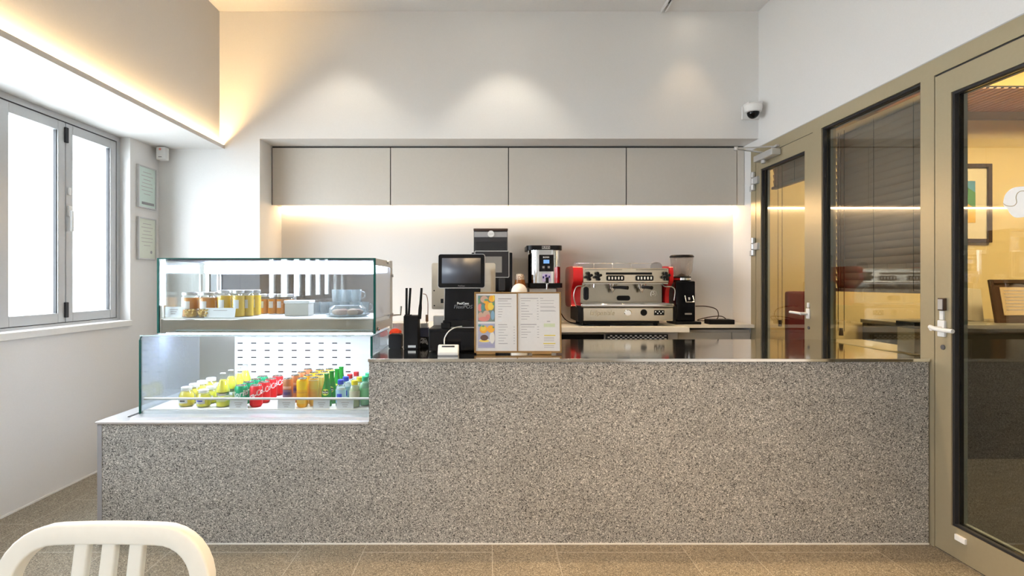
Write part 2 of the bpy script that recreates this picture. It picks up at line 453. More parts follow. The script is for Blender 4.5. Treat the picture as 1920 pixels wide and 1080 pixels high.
bm = bmesh.new(); box(bm, XR-.001, XR+.004, 1.72, 2.624, 2.3092, 2.3175); box(bm, XR-.001, XR+.004, 3.61, 4.383, 2.3152, 2.3178)
obj('gap_shade_strip', bm, 'gasket', d2)  # black strips over both door leaves stand in for the gap's shade
# door hardware
def hinge(z0, z1):
    bm = bmesh.new(); h = (z1-z0)/3; yy = 4.395; xx = XR-.022
    for k in range(3): cyl(bm, (xx, yy, z0+k*h+.002), .017, h-.004, bev=.003)
    box(bm, xx-.004, XR-.002, yy-.075, yy+.02, z0+h*.95, z0+h*2.05, bev=.003)
    box(bm, xx, XR-.004, yy-.01, yy+.06, z0, z0+h*.9, bev=.003)
    obj('hinge', bm, 'silver_paint', d1)
hinge(PZ(359, 4.43), PZ(324, 4.43)); hinge(PZ(480, 4.43), PZ(446, 4.43)); hinge(.12, .27)
bm = bmesh.new(); yy = 3.655; zc = PZ(588, yy)
box(bm, XR-.016, XR-.004, yy-.018, yy+.018, zc-.035, zc+.035, bev=.004); box(bm, XR-.014, XR-.004, yy-.010, yy+.010, zc+.04, zc+.075, bev=.003)
cyl(bm, (XR-.065, yy, zc), .010, .055, 'X'); tube(bm, smooth_path([(XR-.06, yy-.005, zc), (XR-.065, yy+.05, zc+.003), (XR-.06, yy+.13, zc+.004)], 5), .009)
obj('door_handle', bm, 'white', d1)
bm = bmesh.new(); cyl(bm, (XR-.008, yy, PZ(614.6, yy)), .011, .006, 'X'); obj('keyhole', bm, 'ink_dark', d1)
bm = bmesh.new(); yy = 2.574; zc = PZ(616, yy)
box(bm, XR-.018, XR-.004, yy-.020, yy+.020, zc-.04, zc+.04, bev=.004); box(bm, XR-.014, XR-.004, yy-.010, yy+.012, zc+.042, zc+.085, bev=.002)
cyl(bm, (XR-.065, yy, zc), .011, .055, 'X'); tube(bm, smooth_path([(XR-.062, yy+.008, zc+.008), (XR-.066, yy-.04, zc), (XR-.062, yy-.12, zc-.003)], 5), .010)
obj('door_handle', bm, 'white', d2)
bm = bmesh.new(); cyl(bm, (XR-.008, yy, PZ(651, yy)), .012, .006, 'X'); obj('keyhole', bm, 'ink_dark', d2)
bm = bmesh.new(); box(bm, XR-.022, XR-.004, yy-.020, yy+.012, PZ(582, yy), PZ(559, yy), bev=.002); lk = obj('keypad', bm, 'frame_dark', d2)
bm = bmesh.new(); box(bm, XR-.024, XR-.022, yy-.017, yy+.009, PZ(580, yy), PZ(561, yy))
obj('keypad_face', bm, 'silver_paint', lk)
obj('door_sensor', B(XR-.016, XR-.004, 2.445, 2.50, PZ(1015, 2.48), PZ(1004, 2.48), bev=.002), 'white', d2)
# white bird sticker on the door glass
t = thing('bird_sticker', 'white round bird sticker on the glass of the right-hand door', 'sticker', (XR+.022, 2.19, 1.64))
def sx_(px): return 2.218/((px-917)/1000)
def sp(px, py):
    Y = sx_(px); return (Y, PZ(py, Y))
pts = smooth_path([Vector((*sp(a, b), 0)) for a, b in [(1881, 384), (1884, 366), (1896, 354), (1912, 350), (1930, 351), (1950, 357), (1962, 370), (1960, 386), (1945, 400), (1925, 406), (1905, 408), (1894, 401), (1888, 391)]], 5, True)
bm = bmesh.new(); prism(bm, [(p.x, p.y) for p in pts], XR+.0225, XR+.0232, 'YZ'); obj('bird_silhouette', bm, 'white', t)
bm = bmesh.new(); tube(bm, [Vector((XR+.0223, p.x, p.y)) for p in smooth_path([Vector((*sp(a, b), 0)) for a, b in [(1880, 381), (1888, 386), (1900, 386), (1906, 380), (1905, 370), (1908, 362), (1916, 358), (1930, 360), (1944, 366)]], 6)], .0016, 6)
obj('neck_line', bm, 'bronze', t)
# door closer
t = thing('door_closer', 'silver overhead closer with folding arm on the narrow staff door', 'door closer', (XR-.006, 4.14, 2.28))
bm = bmesh.new(); box(bm, XR-.078, XR-.006, 4.0, 4.28, 2.262, 2.312, bev=.008); cyl(bm, (XR-.045, 4.18, 2.235), .019, .028, bev=.004)
obj('closer_body', bm, 'silver_paint', t)
bm = bmesh.new()
e = P(1380, 279, 4.14); tube(bm, [(XR-.045, 4.18, 2.318), e], .007, 8); tube(bm, [e+Vector((0, 0, .004)), (XR-.01, 4.06, 2.338)], .006, 8); cyl(bm, (e.x, e.y, e.z-.012), .014, .026)
box(bm, XR-.03, XR-.006, 4.02, 4.10, 2.328, 2.345, bev=.003)
obj('closer_arm', bm, 'silver_paint', t)

# ------------------------------------------------------------------ office behind the partition
struct('wall_office_back', B(XR+.1, 6.3, 4.60, 4.75, 0, 3.4), 'office_wall')
struct('wall_office_side', B(6.2, 6.3, YR, 4.6, 0, 3.4), 'office_wall')
struct('ceiling_office', B(XR+.1, 6.3, YR, 4.6, 3.15, 3.25), 'office_wall')
struct('trim_11', B(XR+.1, 6.2, 4.02, 4.6, 2.7735, 2.785), 'gasket')
bm = bmesh.new()
for k in range(70):
    x = XR+.12+k*.056; box(bm, x, x+.030, 4.02, 4.60, 2.765, 2.773)
struct('trim_6', bm, 'slatwood')
struct('trim_7', B(XR+.1, 6.2, 4.57, 4.60, 2.70, 2.765), 'bronze')
bm = bmesh.new(); box(bm, XR+.1, XR+.12, 4.44, 4.60, 0, 2.76); struct('trim_8', bm, 'office_wall')
lt = obj('cove_light_strip', B(2.6, 6.0, 4.25, 4.31, 2.786, 2.80), emit('office_cove', (1, .76, .36), 30), base=(4, 4.28, 2.786))
tag(lt, 'yellow glowing light strip above the wooden ceiling slats in the office', 'light')
def office_lamp(x, y, e, lab):
    t = thing('ceiling_downlight', lab, 'light', (x, y, 3.15), 'office downlights')
    bm = bmesh.new(); lathe(bm, [(.04, 0), (.055, -.004), (.058, 0)], (x, y, 3.15), 24); obj('trim_ring', bm, 'white', t)
    bm = bmesh.new(); cyl(bm, (x, y, 3.146), .04, .003); obj('lens', bm, 'lamp', t)
    l = bpy.data.lights.new('office_lamp', 'AREA'); l.shape = 'DISK'; l.size = .5; l.energy = e; l.color = (1, .80, .50)
    lo = bpy.data.objects.new('bulb', l); COL.objects.link(lo); lo.parent = t; lo.location = (0, 0, -.03)
office_lamp(3.4, 3.3, 55, 'small round ceiling light in the office nearest the glass partition')
office_lamp(4.8, 2.9, 75, 'small round ceiling light in the office farther from the glass partition')
# framed picture
def frame_pic(name, x0, x1, z0, z1, y, w, lab, cat='picture'):
    t = thing(name, lab, cat, ((x0+x1)/2, y, z0))
    bm = bmesh.new()
    for a, b, c, d in ((x0, x0+w, z0, z1), (x1-w, x1, z0, z1), (x0+w, x1-w, z0, z0+w), (x0+w, x1-w, z1-w, z1)): box(bm, a, b, y-.03, y, c, d, bev=.002)
    obj('picture_frame', bm, 'frame_dark', t); return t
Yp = 4.60; x1 = PX(1855, Yp); z1 = PZ(308, Yp); z0 = PZ(455, Yp); x0 = x1-.56
t = frame_pic('framed_picture', x0, x1, z0, z1, Yp, .032, 'dark framed colourful abstract print hanging on the yellow office wall')
obj('mount', B(x0+.03, x1-.03, Yp-.012, Yp-.006, z0+.03, z1-.03), simple('cream_mount', (.78, .66, .45), .7), t)
ax0, ax1, az0, az1 = x0+.14, PX(1826, Yp), PZ(418, Yp), PZ(340, Yp)
art = obj('artwork', B(ax0, ax1, Yp-.014, Yp-.012, az0, az1), simple('sky_blue_print', (.10, .30, .42), .7), t)
for pts, c in (([(0, 0), (1, 0), (1, .32), (.7, .5), (0, .3)], (.75, .42, .03)), ([(0, .3), (.7, .5), (1, .34), (1, .72), (.75, .85), (.3, .62), (0, .66)], (.10, .28, .10)), ([(.25, .86), (.55, .98), (.75, .9), (.5, .8)], (.6, .06, .05))):
    bm = bmesh.new(); prism(bm, [(ax0+u*(ax1-ax0), az0+v*(az1-az0)) for u, v in pts], Yp-.0155, Yp-.0142, 'XZ'); obj('colour_field', bm, simple('print_colour', c, .7), art)
# cabinet with framed certificate and boards
zt = .99
t = thing('office_cabinet', 'long dark low cabinet against the yellow office wall behind the glass door', 'cabinet', (4.4, 4.25, 0))
obj('body', B(3.2, 5.6, 3.92, 4.57, .0, zt-.03), 'office_dark', t)
obj('worktop', B(3.18, 5.62, 3.90, 4.57, zt-.03, zt, bev=.003), simple('grey_office_top', (.20, .19, .16), .3), t)
Yq = 4.15
def leaning(name, x0, x1, h, y, th, tilt, mat, lab, cat):
    t = thing(name, lab, cat, (0, 0, 0)); BASE[t.name] = Vector((0, 0, 0)); return t
t = thing('framed_certificate', 'dark framed certificate leaning on the dark office cabinet', 'picture', (0, 0, 0))
w_, h_ = .40, .34
bm = bmesh.new()
for a, b, c, d in ((0, .03, 0, h_), (w_-.03, w_, 0, h_), (.03, w_-.03, 0, .03), (.03, w_-.03, h_-.03, h_)): box(bm, a, b, 0, .02, c, d, bev=.002)
obj('picture_frame', bm, 'frame_dark', t); obj('backing', B(.02, w_-.02, .012, .018, .02, h_-.02), 'frame_dark', t)
obj('certificate', B(.075, w_-.075, .006, .011, .06, h_-.06), simple('old_paper', (.62, .45, .25), .7), t)
bm = bmesh.new()
for k in range(7): box(bm, .10, w_-.10-(k % 3)*.02, .0045, .006, .10+k*.025, .106+k*.025)
obj('certificate_text', bm, 'ink', t)
t.location = (PX(1869, 4.1), 4.1, zt); t.rotation_euler = (-.18, 0, 0)
for k, (px, lab) in enumerate(((1826, 'pale board leaning on the dark office cabinet, nearer the certificate'), (1812, 'pale board leaning on the dark office cabinet, farther from the certificate'))):
    t = obj('board', B(-.08, .08, -.006, .006, 0, .27-.03*k, bev=.002), simple('pale_board', (.62, .52, .36), .7), base=(0, 0, 0))
    t.location = (PX(px, 4.3), 4.30+.05*k, zt); t.rotation_euler = (-.22, .10, 0); tag(t, lab, 'board', 'boards on the office cabinet')
# desk ledge behind fixed pane with box
t = thing('office_desk', 'pale desk standing against the glass partition in the office', 'desk', (2.45, 3.2, 0))
obj('desk_top', B(XR+.11, 2.60, 2.94, 3.72, .875, .905, bev=.003), simple('desk_top', (.50, .42, .30), .35), t)
bm = bmesh.new(); box(bm, XR+.13, 2.6, 3.67, 3.70, 0, .875); box(bm, 2.56, 2.59, 2.98, 3.66, 0, .875); obj('side_panel', bm, 'cab', t)
t = thing('storage_box', 'striped brown wooden box with grey lid on the office desk by the glass', 'box', (2.44, 3.02, .905))
obj('box_body', B(2.36, 2.52, 2.96, 3.085, .905, 1.045, bev=.003), simple('striped_wood', (.34, .24, .12), .6, bscale=14), t)
obj('box_lid', B(2.355, 2.525, 2.955, 3.09, 1.0455, 1.082, bev=.003), 'office_dark', t)
# venetian blinds
def blind(y0, y1, z0, z1, lab, cords):
    x = 2.36; t = thing('venetian_blind', lab, 'blind', (x, (y0+y1)/2, z1))
    bm = bmesh.new(); p_ = .046; n = int((z1-.04-z0-.03)/p_)
    for k in range(n):
        z = z1-.045-k*p_; b = bmesh.new(); box(b, -.0015, .0015, y0, y1, -.028, .028)
        merge(bm, b, Matrix.Translation((x, 0, z)) @ Matrix.Rotation(-.22, 4, 'Y'))
    obj('slats', bm, 'blind', t); z0 = z1-.045-(n-1)*p_-.036
    obj('head_rail', B(x-.025, x+.025, y0, y1, z1-.02, z1+.02, bev=.003), 'steel_soft', t)
    obj('bottom_rail', B(x-.022, x+.022, y0, y1, z0-.012, z0+.010, bev=.004), 'blind', t)
    for f in (.10, .5, .9):
        bm = bmesh.new()
        for dx in (-.024, .024): tube(bm, [(x+dx, y0+(y1-y0)*f, z0), (x+dx, y0+(y1-y0)*f, z1)], .0015, 6)
        obj('ladder_cord', bm, 'rope', t)
    bm = bmesh.new(); yc = cords
    for dy in (0, -.06): tube(bm, [(x-.03, yc+dy, z1), (x-.03, yc+dy, .98)], .002, 6)
    lathe(bm, [(0, 0), (.014, 0), (.010, .05), (0, .05)], (x-.03, yc-.03, .95), 12)
    obj('pull_cord', bm, 'rope', t)
blind(2.86, 3.62, 1.19, 2.30, 'wide lowered brown slatted blind behind the fixed glass pane', 3.56)
blind(3.74, 4.42, 2.00, 2.30, 'narrow raised brown slatted blind behind the staff door', 4.30)
t = thing('red_chair', 'dark red upholstered chair in the office seen low through the staff door', 'chair', (2.5, 4.15, 0))
obj('seat', B(2.33, 2.66, 3.95, 4.35, .42, .48, bev=.02), M.setdefault('dark_red', simple('dark_red', (.16, .006, .006), .6)), t); obj('backrest', B(2.42, 2.66, 4.33, 4.38, .62, 1.23, bev=.02), 'dark_red', t)
for a in (2.35, 2.62):
    for b in (3.97, 4.33): obj('leg', B(a, a+.02, b, b+.02, 0, .42), 'frame_dark', t)
for a in (2.35, 2.62): obj('back_post', B(a, a+.02, 4.352, 4.37, .46, .70), 'frame_dark', t)

# ------------------------------------------------------------------ niche: wall cabinets
xs = [-1.865, -.847, .167, 1.179, 2.130]
nm = ['leftmost', 'second from left', 'third from left', 'rightmost']
for i in range(4):
    a, b = xs[i], xs[i+1]; Yc = 4.58
    t = thing('wall_cabinet', nm[i]+' of the four taupe wall cabinets in the niche', 'cabinet', ((a+b)/2, 4.69, 1.966), 'taupe wall cabinets')
    obj('cabinet_body', B(a+.004, b-.004, Yc+.022, YN-.002, 1.975, 2.462), 'cab', t)
    obj('door', B(a+.004, b-.004, Yc, Yc+.020, 1.966, 2.458, bev=.0015), 'cab', t)
bm = bmesh.new(); box(bm, 2.134, 2.192, 4.582, 4.60, 1.966, 2.462); struct('trim_9', bm, 'cab')
bm = bmesh.new(); box(bm, -1.866, 2.19, 4.592, 4.60, 2.455, 2.4725)
for xx in xs[:4]: box(bm, xx-.0035, xx+.0035, 4.586, 4.600, 1.968, 2.46)
struct('trim_10', bm, 'cab_gap_shade')  # dark strips stand in for the shade between and above the cabinet doors
o = obj('light_strip', B(-1.85, 2.18, 4.765, 4.785, 1.960, 1.9745), 'led_cab', base=(0, 4.77, 1.96)); tag(o, 'bright warm light strip under the taupe wall cabinets', 'light')
# worktop
t = thing('back_worktop', 'cream solid worktop running along the back niche under the machines', 'worktop', (0, 4.5, .9))
bm = bmesh.new(); box(bm, -1.86, 1.564, 4.16, YN-.002, .911, .954, bev=.003); box(bm, 1.5645, 2.19, 4.40, YN-.002, .926, .954, bev=.002)
obj('worktop_slab', bm, 'solid_top', t)
def base_cab(x0, x1, yf, lab, split=()):
    t = thing('base_cabinet', lab, 'cabinet', ((x0+x1)/2, 4.6, 0), 'taupe base cabinets')
    obj('cabinet_body', B(x0, x1, yf+.02, YN-.01, .0, .905), 'cab', t)
    e = [x0, *split, x1]
    for a, b in zip(e, e[1:]): obj('door', B(a+.003, b-.003, yf, yf+.018, .08, .885, bev=.0015), 'cab', t)
base_cab(-1.86, -.02, 4.22, 'left taupe base cabinet under the cream worktop, behind the till', (-1.2, -.6))
base_cab(1.58, 2.188, 4.46, 'right taupe base cabinet under the thin end of the worktop', (2.03,))
t = thing('undercounter_fridge', 'steel undercounter fridge under the espresso machine, perforated grille on top', 'fridge', (.78, 4.5, 0))
obj('fridge_body', B(.0, 1.50, 4.24, 4.75, .0, .905), 'cab', t)
obj('control_strip', B(.02, PX(1133, 4.2), 4.215, 4.24, PZ(636.5, 4.22), PZ(627, 4.22)), 'black_gloss', t)
bm = bmesh.new(); ga, gb = PX(1140, 4.2), PX(1251, 4.2); za, zb = PZ(637, 4.2), PZ(628, 4.2)
for k in range(24):
    for j in range(3):
        if (k+j) % 2: box(bm, ga+(gb-ga)*k/24, ga+(gb-ga)*(k+.8)/24, 4.205, 4.212, za+(zb-za)*j/3, za+(zb-za)*(j+.8)/3)
obj('grille', bm, 'white', t)
obj('grille_backing', B(ga-.01, gb+.01, 4.213, 4.24, za-.003, zb+.003), 'dgrey', t)
t2 = obj('fridge_door', B(.02, 1.48, 4.215, 4.239, .06, PZ(639, 4.22)), 'cab', t)

# ------------------------------------------------------------------ counter
CX0, CX1, CXM, CY0, CY1, CH, CL = -1.945, 2.184, -.597, 2.65, 3.55, .923, .61
t = thing('counter', 'long speckled grey granite service counter with mirror steel top and low left end', 'counter', (.1, 3.1, 0))
bm = bmesh.new(); box(bm, CXM, CX1, CY0, CY1-.02, .006, CH-.016); obj('high_counter_body', bm, 'granite', t)
bm = bmesh.new(); box(bm, CX0, CXM, CY0, CY1-.02, .006, CL-.012); obj('low_counter_body', bm, 'granite', t)
obj('high_countertop', B(CXM-.004, CX1, CY0-.008, CY1, CH-.016, CH, bev=.0015), 'steel_top', t)
obj('low_countertop', B(CX0-.008, CXM-.001, CY0-.008, CY1, CL-.012, CL, bev=.0015), 'steel_front', t)
obj('base_joint', B(CX0, CX1, CY0-.004, CY0+.01, 0, .0065), 'white_line', t)
obj('corner_strip', B(CX0-.001, CX0+.022, CY0-.0015, CY0+.02, .007, CL-.013), simple('pale_granite_edge', (.30, .30, .32), .5), t)

# ------------------------------------------------------------------ display case
DX0, DX1 = -1.804, -.606; DY, UY, BY = 2.755, 2.91, 3.40; UX1 = -.6245
case = thing('display_case', 'two tier refrigerated glass display case on the low end of the counter', 'display case', (-1.2, 3.1, CL))
bm = bmesh.new(); box(bm, DX0-.005, DX1+.004, DY-.07, BY, CL+.0005, CL+.012); box(bm, DX0, DX1, DY+.012, BY-.10, CL+.012, .635)
obj('base_tray', bm, 'steel_front', case)
obj('lower_deck', B(DX0+.025, DX1-.012, DY+.03, 3.31, .635, .639), 'white_matte', case)
obj('side_gutter', B(DX0-.05, DX0-.012, DY-.02, BY, CL+.0005, CL+.004), 'gasket', case)
def pane_xz(name, x0, x1, z0, z1, y0, y1, par, r=.0):
    bm = bmesh.new()
    if r:
        c = [(x1, z0), (x1, z1)]+[(x0+r-r*math.sin(a), z1-r+r*math.cos(a)) for a in [PI/2*k/6 for k in range(7)]]+[(x0, z0)]
        prism(bm, c, y0, y1)
    else: box(bm, x0, x1, y0, y1, z0, z1)
    return obj(name, bm, 'glass_case', par)
pane_xz('lower_front_glass', DX0, DX1, .622, 1.027, DY, DY+.008, case, .02)
for x, m_ in ((DX0, thin_glass('side_glass_painted_sheen', (.93, .96, 1), gain=2.6, haze=.14, hazecol=(.62, .72, .9))), (DX1-.008, 'glass_case')):  # left pane: bluish haze painted in for the white panel's reflection
    obj('lower_side_glass', B(x, x+.008, DY+.009, 3.31, .622, 1.020), m_, case)
# green polished edges
bm = bmesh.new(); box(bm, DX0-.0035, DX0+.002, DY-.002, DY+.010, .622, 1.005); 
b2 = B(DX1-.007, DX1+.003, DY-.002, DY+.010, .622, 1.022); obj('lower_glass_edge', b2, 'glass_edge', case)
tube(bm, [(DX0-.001+.022-.022*math.sin(a), DY+.004, 1.005+.022*math.cos(a)) for a in [PI/2*(6-k)/6 for k in range(7)]], .003, 6)
obj('lower_glass_edge', bm, 'glass_edge', case)
bm = bmesh.new(); box(bm, DX0, DX1, DY-.001, DY+.009, 1.023, 1.028); obj('top_glass_edge', bm, simple('pale_edge', (.55, .70, .72), .2), case)
# lower back panel with slots
by = 3.315; xa, xb = PX(440, by), PX(697, by)
obj('slotted_panel', B(xa, DX1-.01, by, by+.012, .635, 1.018), 'white_matte', case)
obj('steel_back_panel', B(DX0+.002, xa, by+.002, by+.012, .635, 1.018), 'steel_soft', case)
bm = bmesh.new()
for r in range(6):
    for c in range(9):
        x = PX(450.5+c*25.3, by); z = PZ(630+r*13.4, by); obj('air_slot', B(x-.015, x+.015, by-.003, by+.0005, z-.0032, z+.0032), 'gasket', case)
# upper tier
obj('upper_deck', B(DX0+.012, UX1-.004, UY+.006, BY, 1.100, 1.105), 'white_matte', case)
obj('steel_band', B(DX0+.008, UX1-.010, UY+.009, BY-.02, 1.024, 1.0995, bev=.003), 'steel', case)
obj('lower_lamp', B(DX0+.03, UX1-.02, UY+.02, UY+.045, 1.016, 1.0235), 'led_cold2', case)
pane_xz('upper_front_glass', DX0, UX1, 1.021, 1.431, UY, UY+.007, case)
for x in (DX0, UX1-.007): obj('upper_side_glass', B(x, x+.007, UY+.008, BY, 1.106 if x < -1 else 1.05, 1.428), 'glass_case', case)
obj('top_panel', B(DX0+.001, UX1-.001, UY+.009, BY+.03, 1.4225, 1.431), simple('lavender_grey_panel', (.035, .035, .05), .7), case)
bm = bmesh.new(); box(bm, DX0-.007, DX0+.003, UY-.002, UY+.009, 1.024, 1.434); box(bm, UX1-.006, UX1+.005, UY-.002, UY+.009, 1.021, 1.434); box(bm, DX0, UX1, UY-.002, UY+.008, 1.429, 1.4345)
obj('upper_glass_edge', bm, 'glass_edge', case)
bm = bmesh.new(); box(bm, DX0+.010, DX0+.024, UY+.010, UY+.022, 1.106, 1.428); box(bm, DX0+.008, DX0+.030, BY-.02, BY, 1.106, 1.428)
box(bm, UX1-.006, UX1+.002, BY-.0, BY+.035, .95, 1.44)
obj('frame_post', bm, 'steel_soft', case)
bm = bmesh.new(); yy0, yy1 = UY+.012, BY; box(bm, UX1-.0005, UX1+.003, yy0, yy1, 1.395, 1.434); box(bm, UX1-.0005, UX1+.003, BY-.05, yy1+.03, .95, 1.39); box(bm, UX1-.0005, UX1+.003, yy0, BY-.05, 1.03, 1.075)
obj('side_plate', bm, 'silver', case); obj('frosted_side_pane', B(UX1+.0002, UX1+.0022, UY+.03, BY-.051, 1.10, 1.394), thin_glass('frosted', (.8, .85, .9), haze=.45, hazecol=(.75, .78, .82)), case)
bm = bmesh.new()
for px, py, Y in ((724.5, 492, 3.24), (733, 517, 3.38), (733, 590, 3.38), (705, 617, 2.95)):
    z = PZ(py, Y); cyl(bm, (UX1+.003, Y, z), .011, .016, 'X', 16, .003)
obj('bolt', bm, 'chrome', case)
obj('upper_lamp', B(DX0+.03, UX1-.015, BY-.075, BY-.05, 1.362, 1.408), 'led_cold', case)
bm = bmesh.new(); box(bm, DX0+.02, UX1-.01, BY-.05, BY+.02, 1.355, 1.427); obj('lamp_housing', bm, 'grey', case)
gl = [(DX0+.03, PX(412, BY)), (PX(415, BY), PX(553, BY)), (PX(556, BY), UX1-.01)]
for i, (a, b) in enumerate(gl): obj('sliding_door', B(a, b, BY-.012+.006*i, BY-.008+.006*i, 1.107, 1.353), 'glass_tint', case)
bm = bmesh.new()
for px in (377, 410, 415, 554): box(bm, PX(px, BY)-.005, PX(px, BY)+.005, BY-.014, BY+.008, 1.107, 1.353)
obj('door_stile', bm, 'silver_paint', case)
# latch lever at the back of the case
bm = bmesh.new(); a = P(735, 591, 3.38); tube(bm, [a, P(751, 590, 3.38), P(752, 574, 3.38)], .006, 8); obj('door_lever', bm, 'steel_soft', case)
# price rail
bm = bmesh.new(); tube(bm, [(DX0+.010, DY+.022, PZ(747.5, DY+.022)), (DX1-.010, DY+.022, PZ(747.5, DY+.022))], .0065, 12); obj('price_rail', bm, 'white', case)

# price cards
def card(px0, px1, py0, py1, Y, lab, grp, lines=3, tilt=.12, cat='price card'):
    t = thing('price_card', lab, cat, (0, 0, 0), grp); w = (px1-px0)/1000*Y; h = (py1-py0)/1000*Y
    obj('card', B(0, w, -.001, .001, 0, h), 'card', t)
    bm = bmesh.new()
    for k in range(lines):
        ww = w*(.45-.1*k); zz = h*(.70-.20*k); box(bm, w/2-ww/2, w/2+ww/2, -.0016, -.0011, zz, zz+h*.06)
    obj('print', bm, 'ink', t); t.location = (PX(px0, Y), Y, PZ(py1, Y)); t.rotation_euler = (-tilt, 0, 0)
g = 'price cards on the lower shelf rail'
labs = ['white price card in front of the green lemon soda cans', 'white price card below the peach and cola cans', 'white price card in front of the green glass bottles', 'white price card in front of the blue capped bottles']
for (a, b), lb in zip(((430, 463), (520, 553), (587, 618), (631, 662.5)), labs): card(a, b, 750.5, 769, 2.795, lb, g)
g = 'price cards on the upper shelf'
card(307, 341, 575, 595, 2.945, 'small white price card in the left corner of the upper shelf', g, tilt=.25)
card(383, 440, 577, 595.5, 2.96, 'wide white price card in front of the amber jars on the upper shelf', g, lines=1, tilt=.25)

# ------------------------------------------------------------------ drinks
def lid_prof(r, z0, z1): return [(0, z0), (r, z0), (r, z1-.002), (r-.002, z1), (0, z1)]
def mk_can(name, cat, r, h, col, script=None, metal=.35, tcol='white', panel=None):
    t = thing(name, 'x', cat)
    bm = bmesh.new(); lathe(bm, [(0, .003), (r*.72, .003), (r*.76, 0), (r*.80, .003), (r, .012), (r, h-.014), (r*.83, h-.003)], seg=28)
    obj('can_body', bm, simple(name+'_paint', col, .28, metal), t)
    bm = bmesh.new(); lathe(bm, [(r*.83, h-.0032), (r*.86, h), (r*.80, h), (r*.78, h-.005), (0, h-.005)], seg=28); box(bm, -.006, .006, -.014, .008, h-.005, h-.0035)
    obj('can_lid', bm, 'chrome', t)
    if script:
        bm = text_wrap(script[0], script[1], r, h*script[3], rot=script[2], bold=.0010, shear=.35, phi=script[4], sx=script[5]); obj('lettering', bm, tcol, t)
    if panel:
        for (z0, z1, a0, a1, c) in panel:
            bm = bmesh.new(); lathe(bm, [(r+.0003, z0*h), (r+.0006, z0*h), (r+.0006, z1*h), (r+.0003, z1*h)], seg=14, a0=-PI/2+a0, a1=-PI/2+a1); obj('printed_band', bm, simple('band_'+name, c, .4), t)
    return t
def place(proto, positions, labels, group, first=[0]):
    for i, (p, lb) in enumerate(zip(positions, labels)):
        o = proto if i == 0 else copy_tree(proto)
        o.location = p; o.rotation_euler.z = random.uniform(-.08, .08); tag(o, lb, None, group)
DZ = .639
def row(x, y0, dy, n, z=DZ): return [(x+random.uniform(-.002, .002), y0+dy*k, z) for k in range(n)]
O4 = ['front', 'second', 'third', 'rearmost']
place(mk_can('soda_can', 'soda can', .033, .115, (.0, .36, .16), ('Sprite', .044, .20, .62, .30, 1.0)), row(PX(452.5, 2.85), 2.85, .09, 4),
      [f'{o} green lemon soda can with white lettering in its row' for o in O4], 'green lemon soda cans in the lower case')
place(mk_can('cola_can', 'soda can', .033, .115, (.72, .012, .02), ('Coca-Cola', .040, .40, .58, .12, .80)), row(PX(481, 2.85), 2.85, .096, 4),
      [f'{o} red cola can with white script in its row' for o in O4], 'red cola cans in the lower case')
place(mk_can('slim_juice_can', 'drink can', .0265, .150, (.52, .19, .08), None, .25, panel=[(.36, .62, -1.0, 1.0, (.22, .12, .20)), (.44, .54, -.7, .7, (.04, .02, .16)), (.66, .74, -.9, .9, (.75, .45, .35))]),
      row(PX(540, 2.85), 2.85, .105, 4), [f'{o} slim brown and purple juice can in its row' for o in O4], 'slim brown juice cans in the lower case')
place(mk_can('orange_juice_can', 'drink can', .029, .153, (.90, .46, .015), None, .15, panel=[(.62, .92, -1.1, 1.1, (.95, .62, .02)), (.50, .56, -1.2, 1.2, (.80, .38, .02)), (.14, .34, -.9, .9, (.85, .55, .08))]),
      row(PX(567.5, 2.84), 2.84, .095, 4), [f'{o} yellow orange juice can in the row beside the brown cans' for o in O4], 'yellow juice cans in the lower case')
place(mk_can('orange_soda_can', 'drink can', .027, .150, (.88, .52, .10), None, .15, panel=[(.60, .88, -.9, .9, (.88, .66, .16)), (.30, .52, -.9, .9, (.85, .42, .10)), (.90, .93, -1.3, 1.3, (.9, .85, .6))]),
      row(PX(588.5, 2.88), 2.88, .095, 4), [f'{o} pale orange drink can in the row beside the green bottles' for o in O4], 'pale orange drink cans in the lower case')
# bottles
def bottle(name, cat, prof, glass, liquid, liq_z, cap, cap_r, cap_z, band=None, extra=None):
    t = thing(name, 'x', cat)
    bm = bmesh.new(); lathe(bm, [(0, 0)]+prof, seg=28); obj('bottle_body', bm, glass, t)
    if liquid is not None:
        pr = []
        for (r, z) in prof:
            if z < liq_z: pr.append((max(r-.0025, .001), max(z, .003)))
        # interpolate the fill radius
        for (r0, z0), (r1, z1) in zip(prof, prof[1:]):
            if z0 <= liq_z <= z1 and z1 > z0: pr.append((r0+(r1-r0)*(liq_z-z0)/(z1-z0)-.0025, liq_z))
        bm = bmesh.new(); lathe(bm, [(0, .003)]+pr+[(0, liq_z)], seg=24); obj('drink', bm, liquid, t)
    if cap:
        bm = bmesh.new(); lathe(bm, lid_prof(cap_r, cap_z[0], cap_z[1]), seg=24); obj('cap', bm, cap, t)
    if band:
        r, z0, z1, c = band
        bm = bmesh.new(); lathe(bm, [(r+.0004, z0), (r+.0008, z0), (r+.0008, z1), (r+.0004, z1)], seg=28); obj('paper_label', bm, c, t)
    if extra: extra(t)
    return t
M['green_glass'] = simple('green_bottle_glass', (.005, .30, .03), .08, Transmission_Weight=.35)
gp = [(.026, 0), (.0275, .004), (.0275, .05), (.025, .085), (.016, .118), (.0125, .14), (.012, .166), (.0135, .168), (.0135, .174), (.0115, .175), (0, .175)]
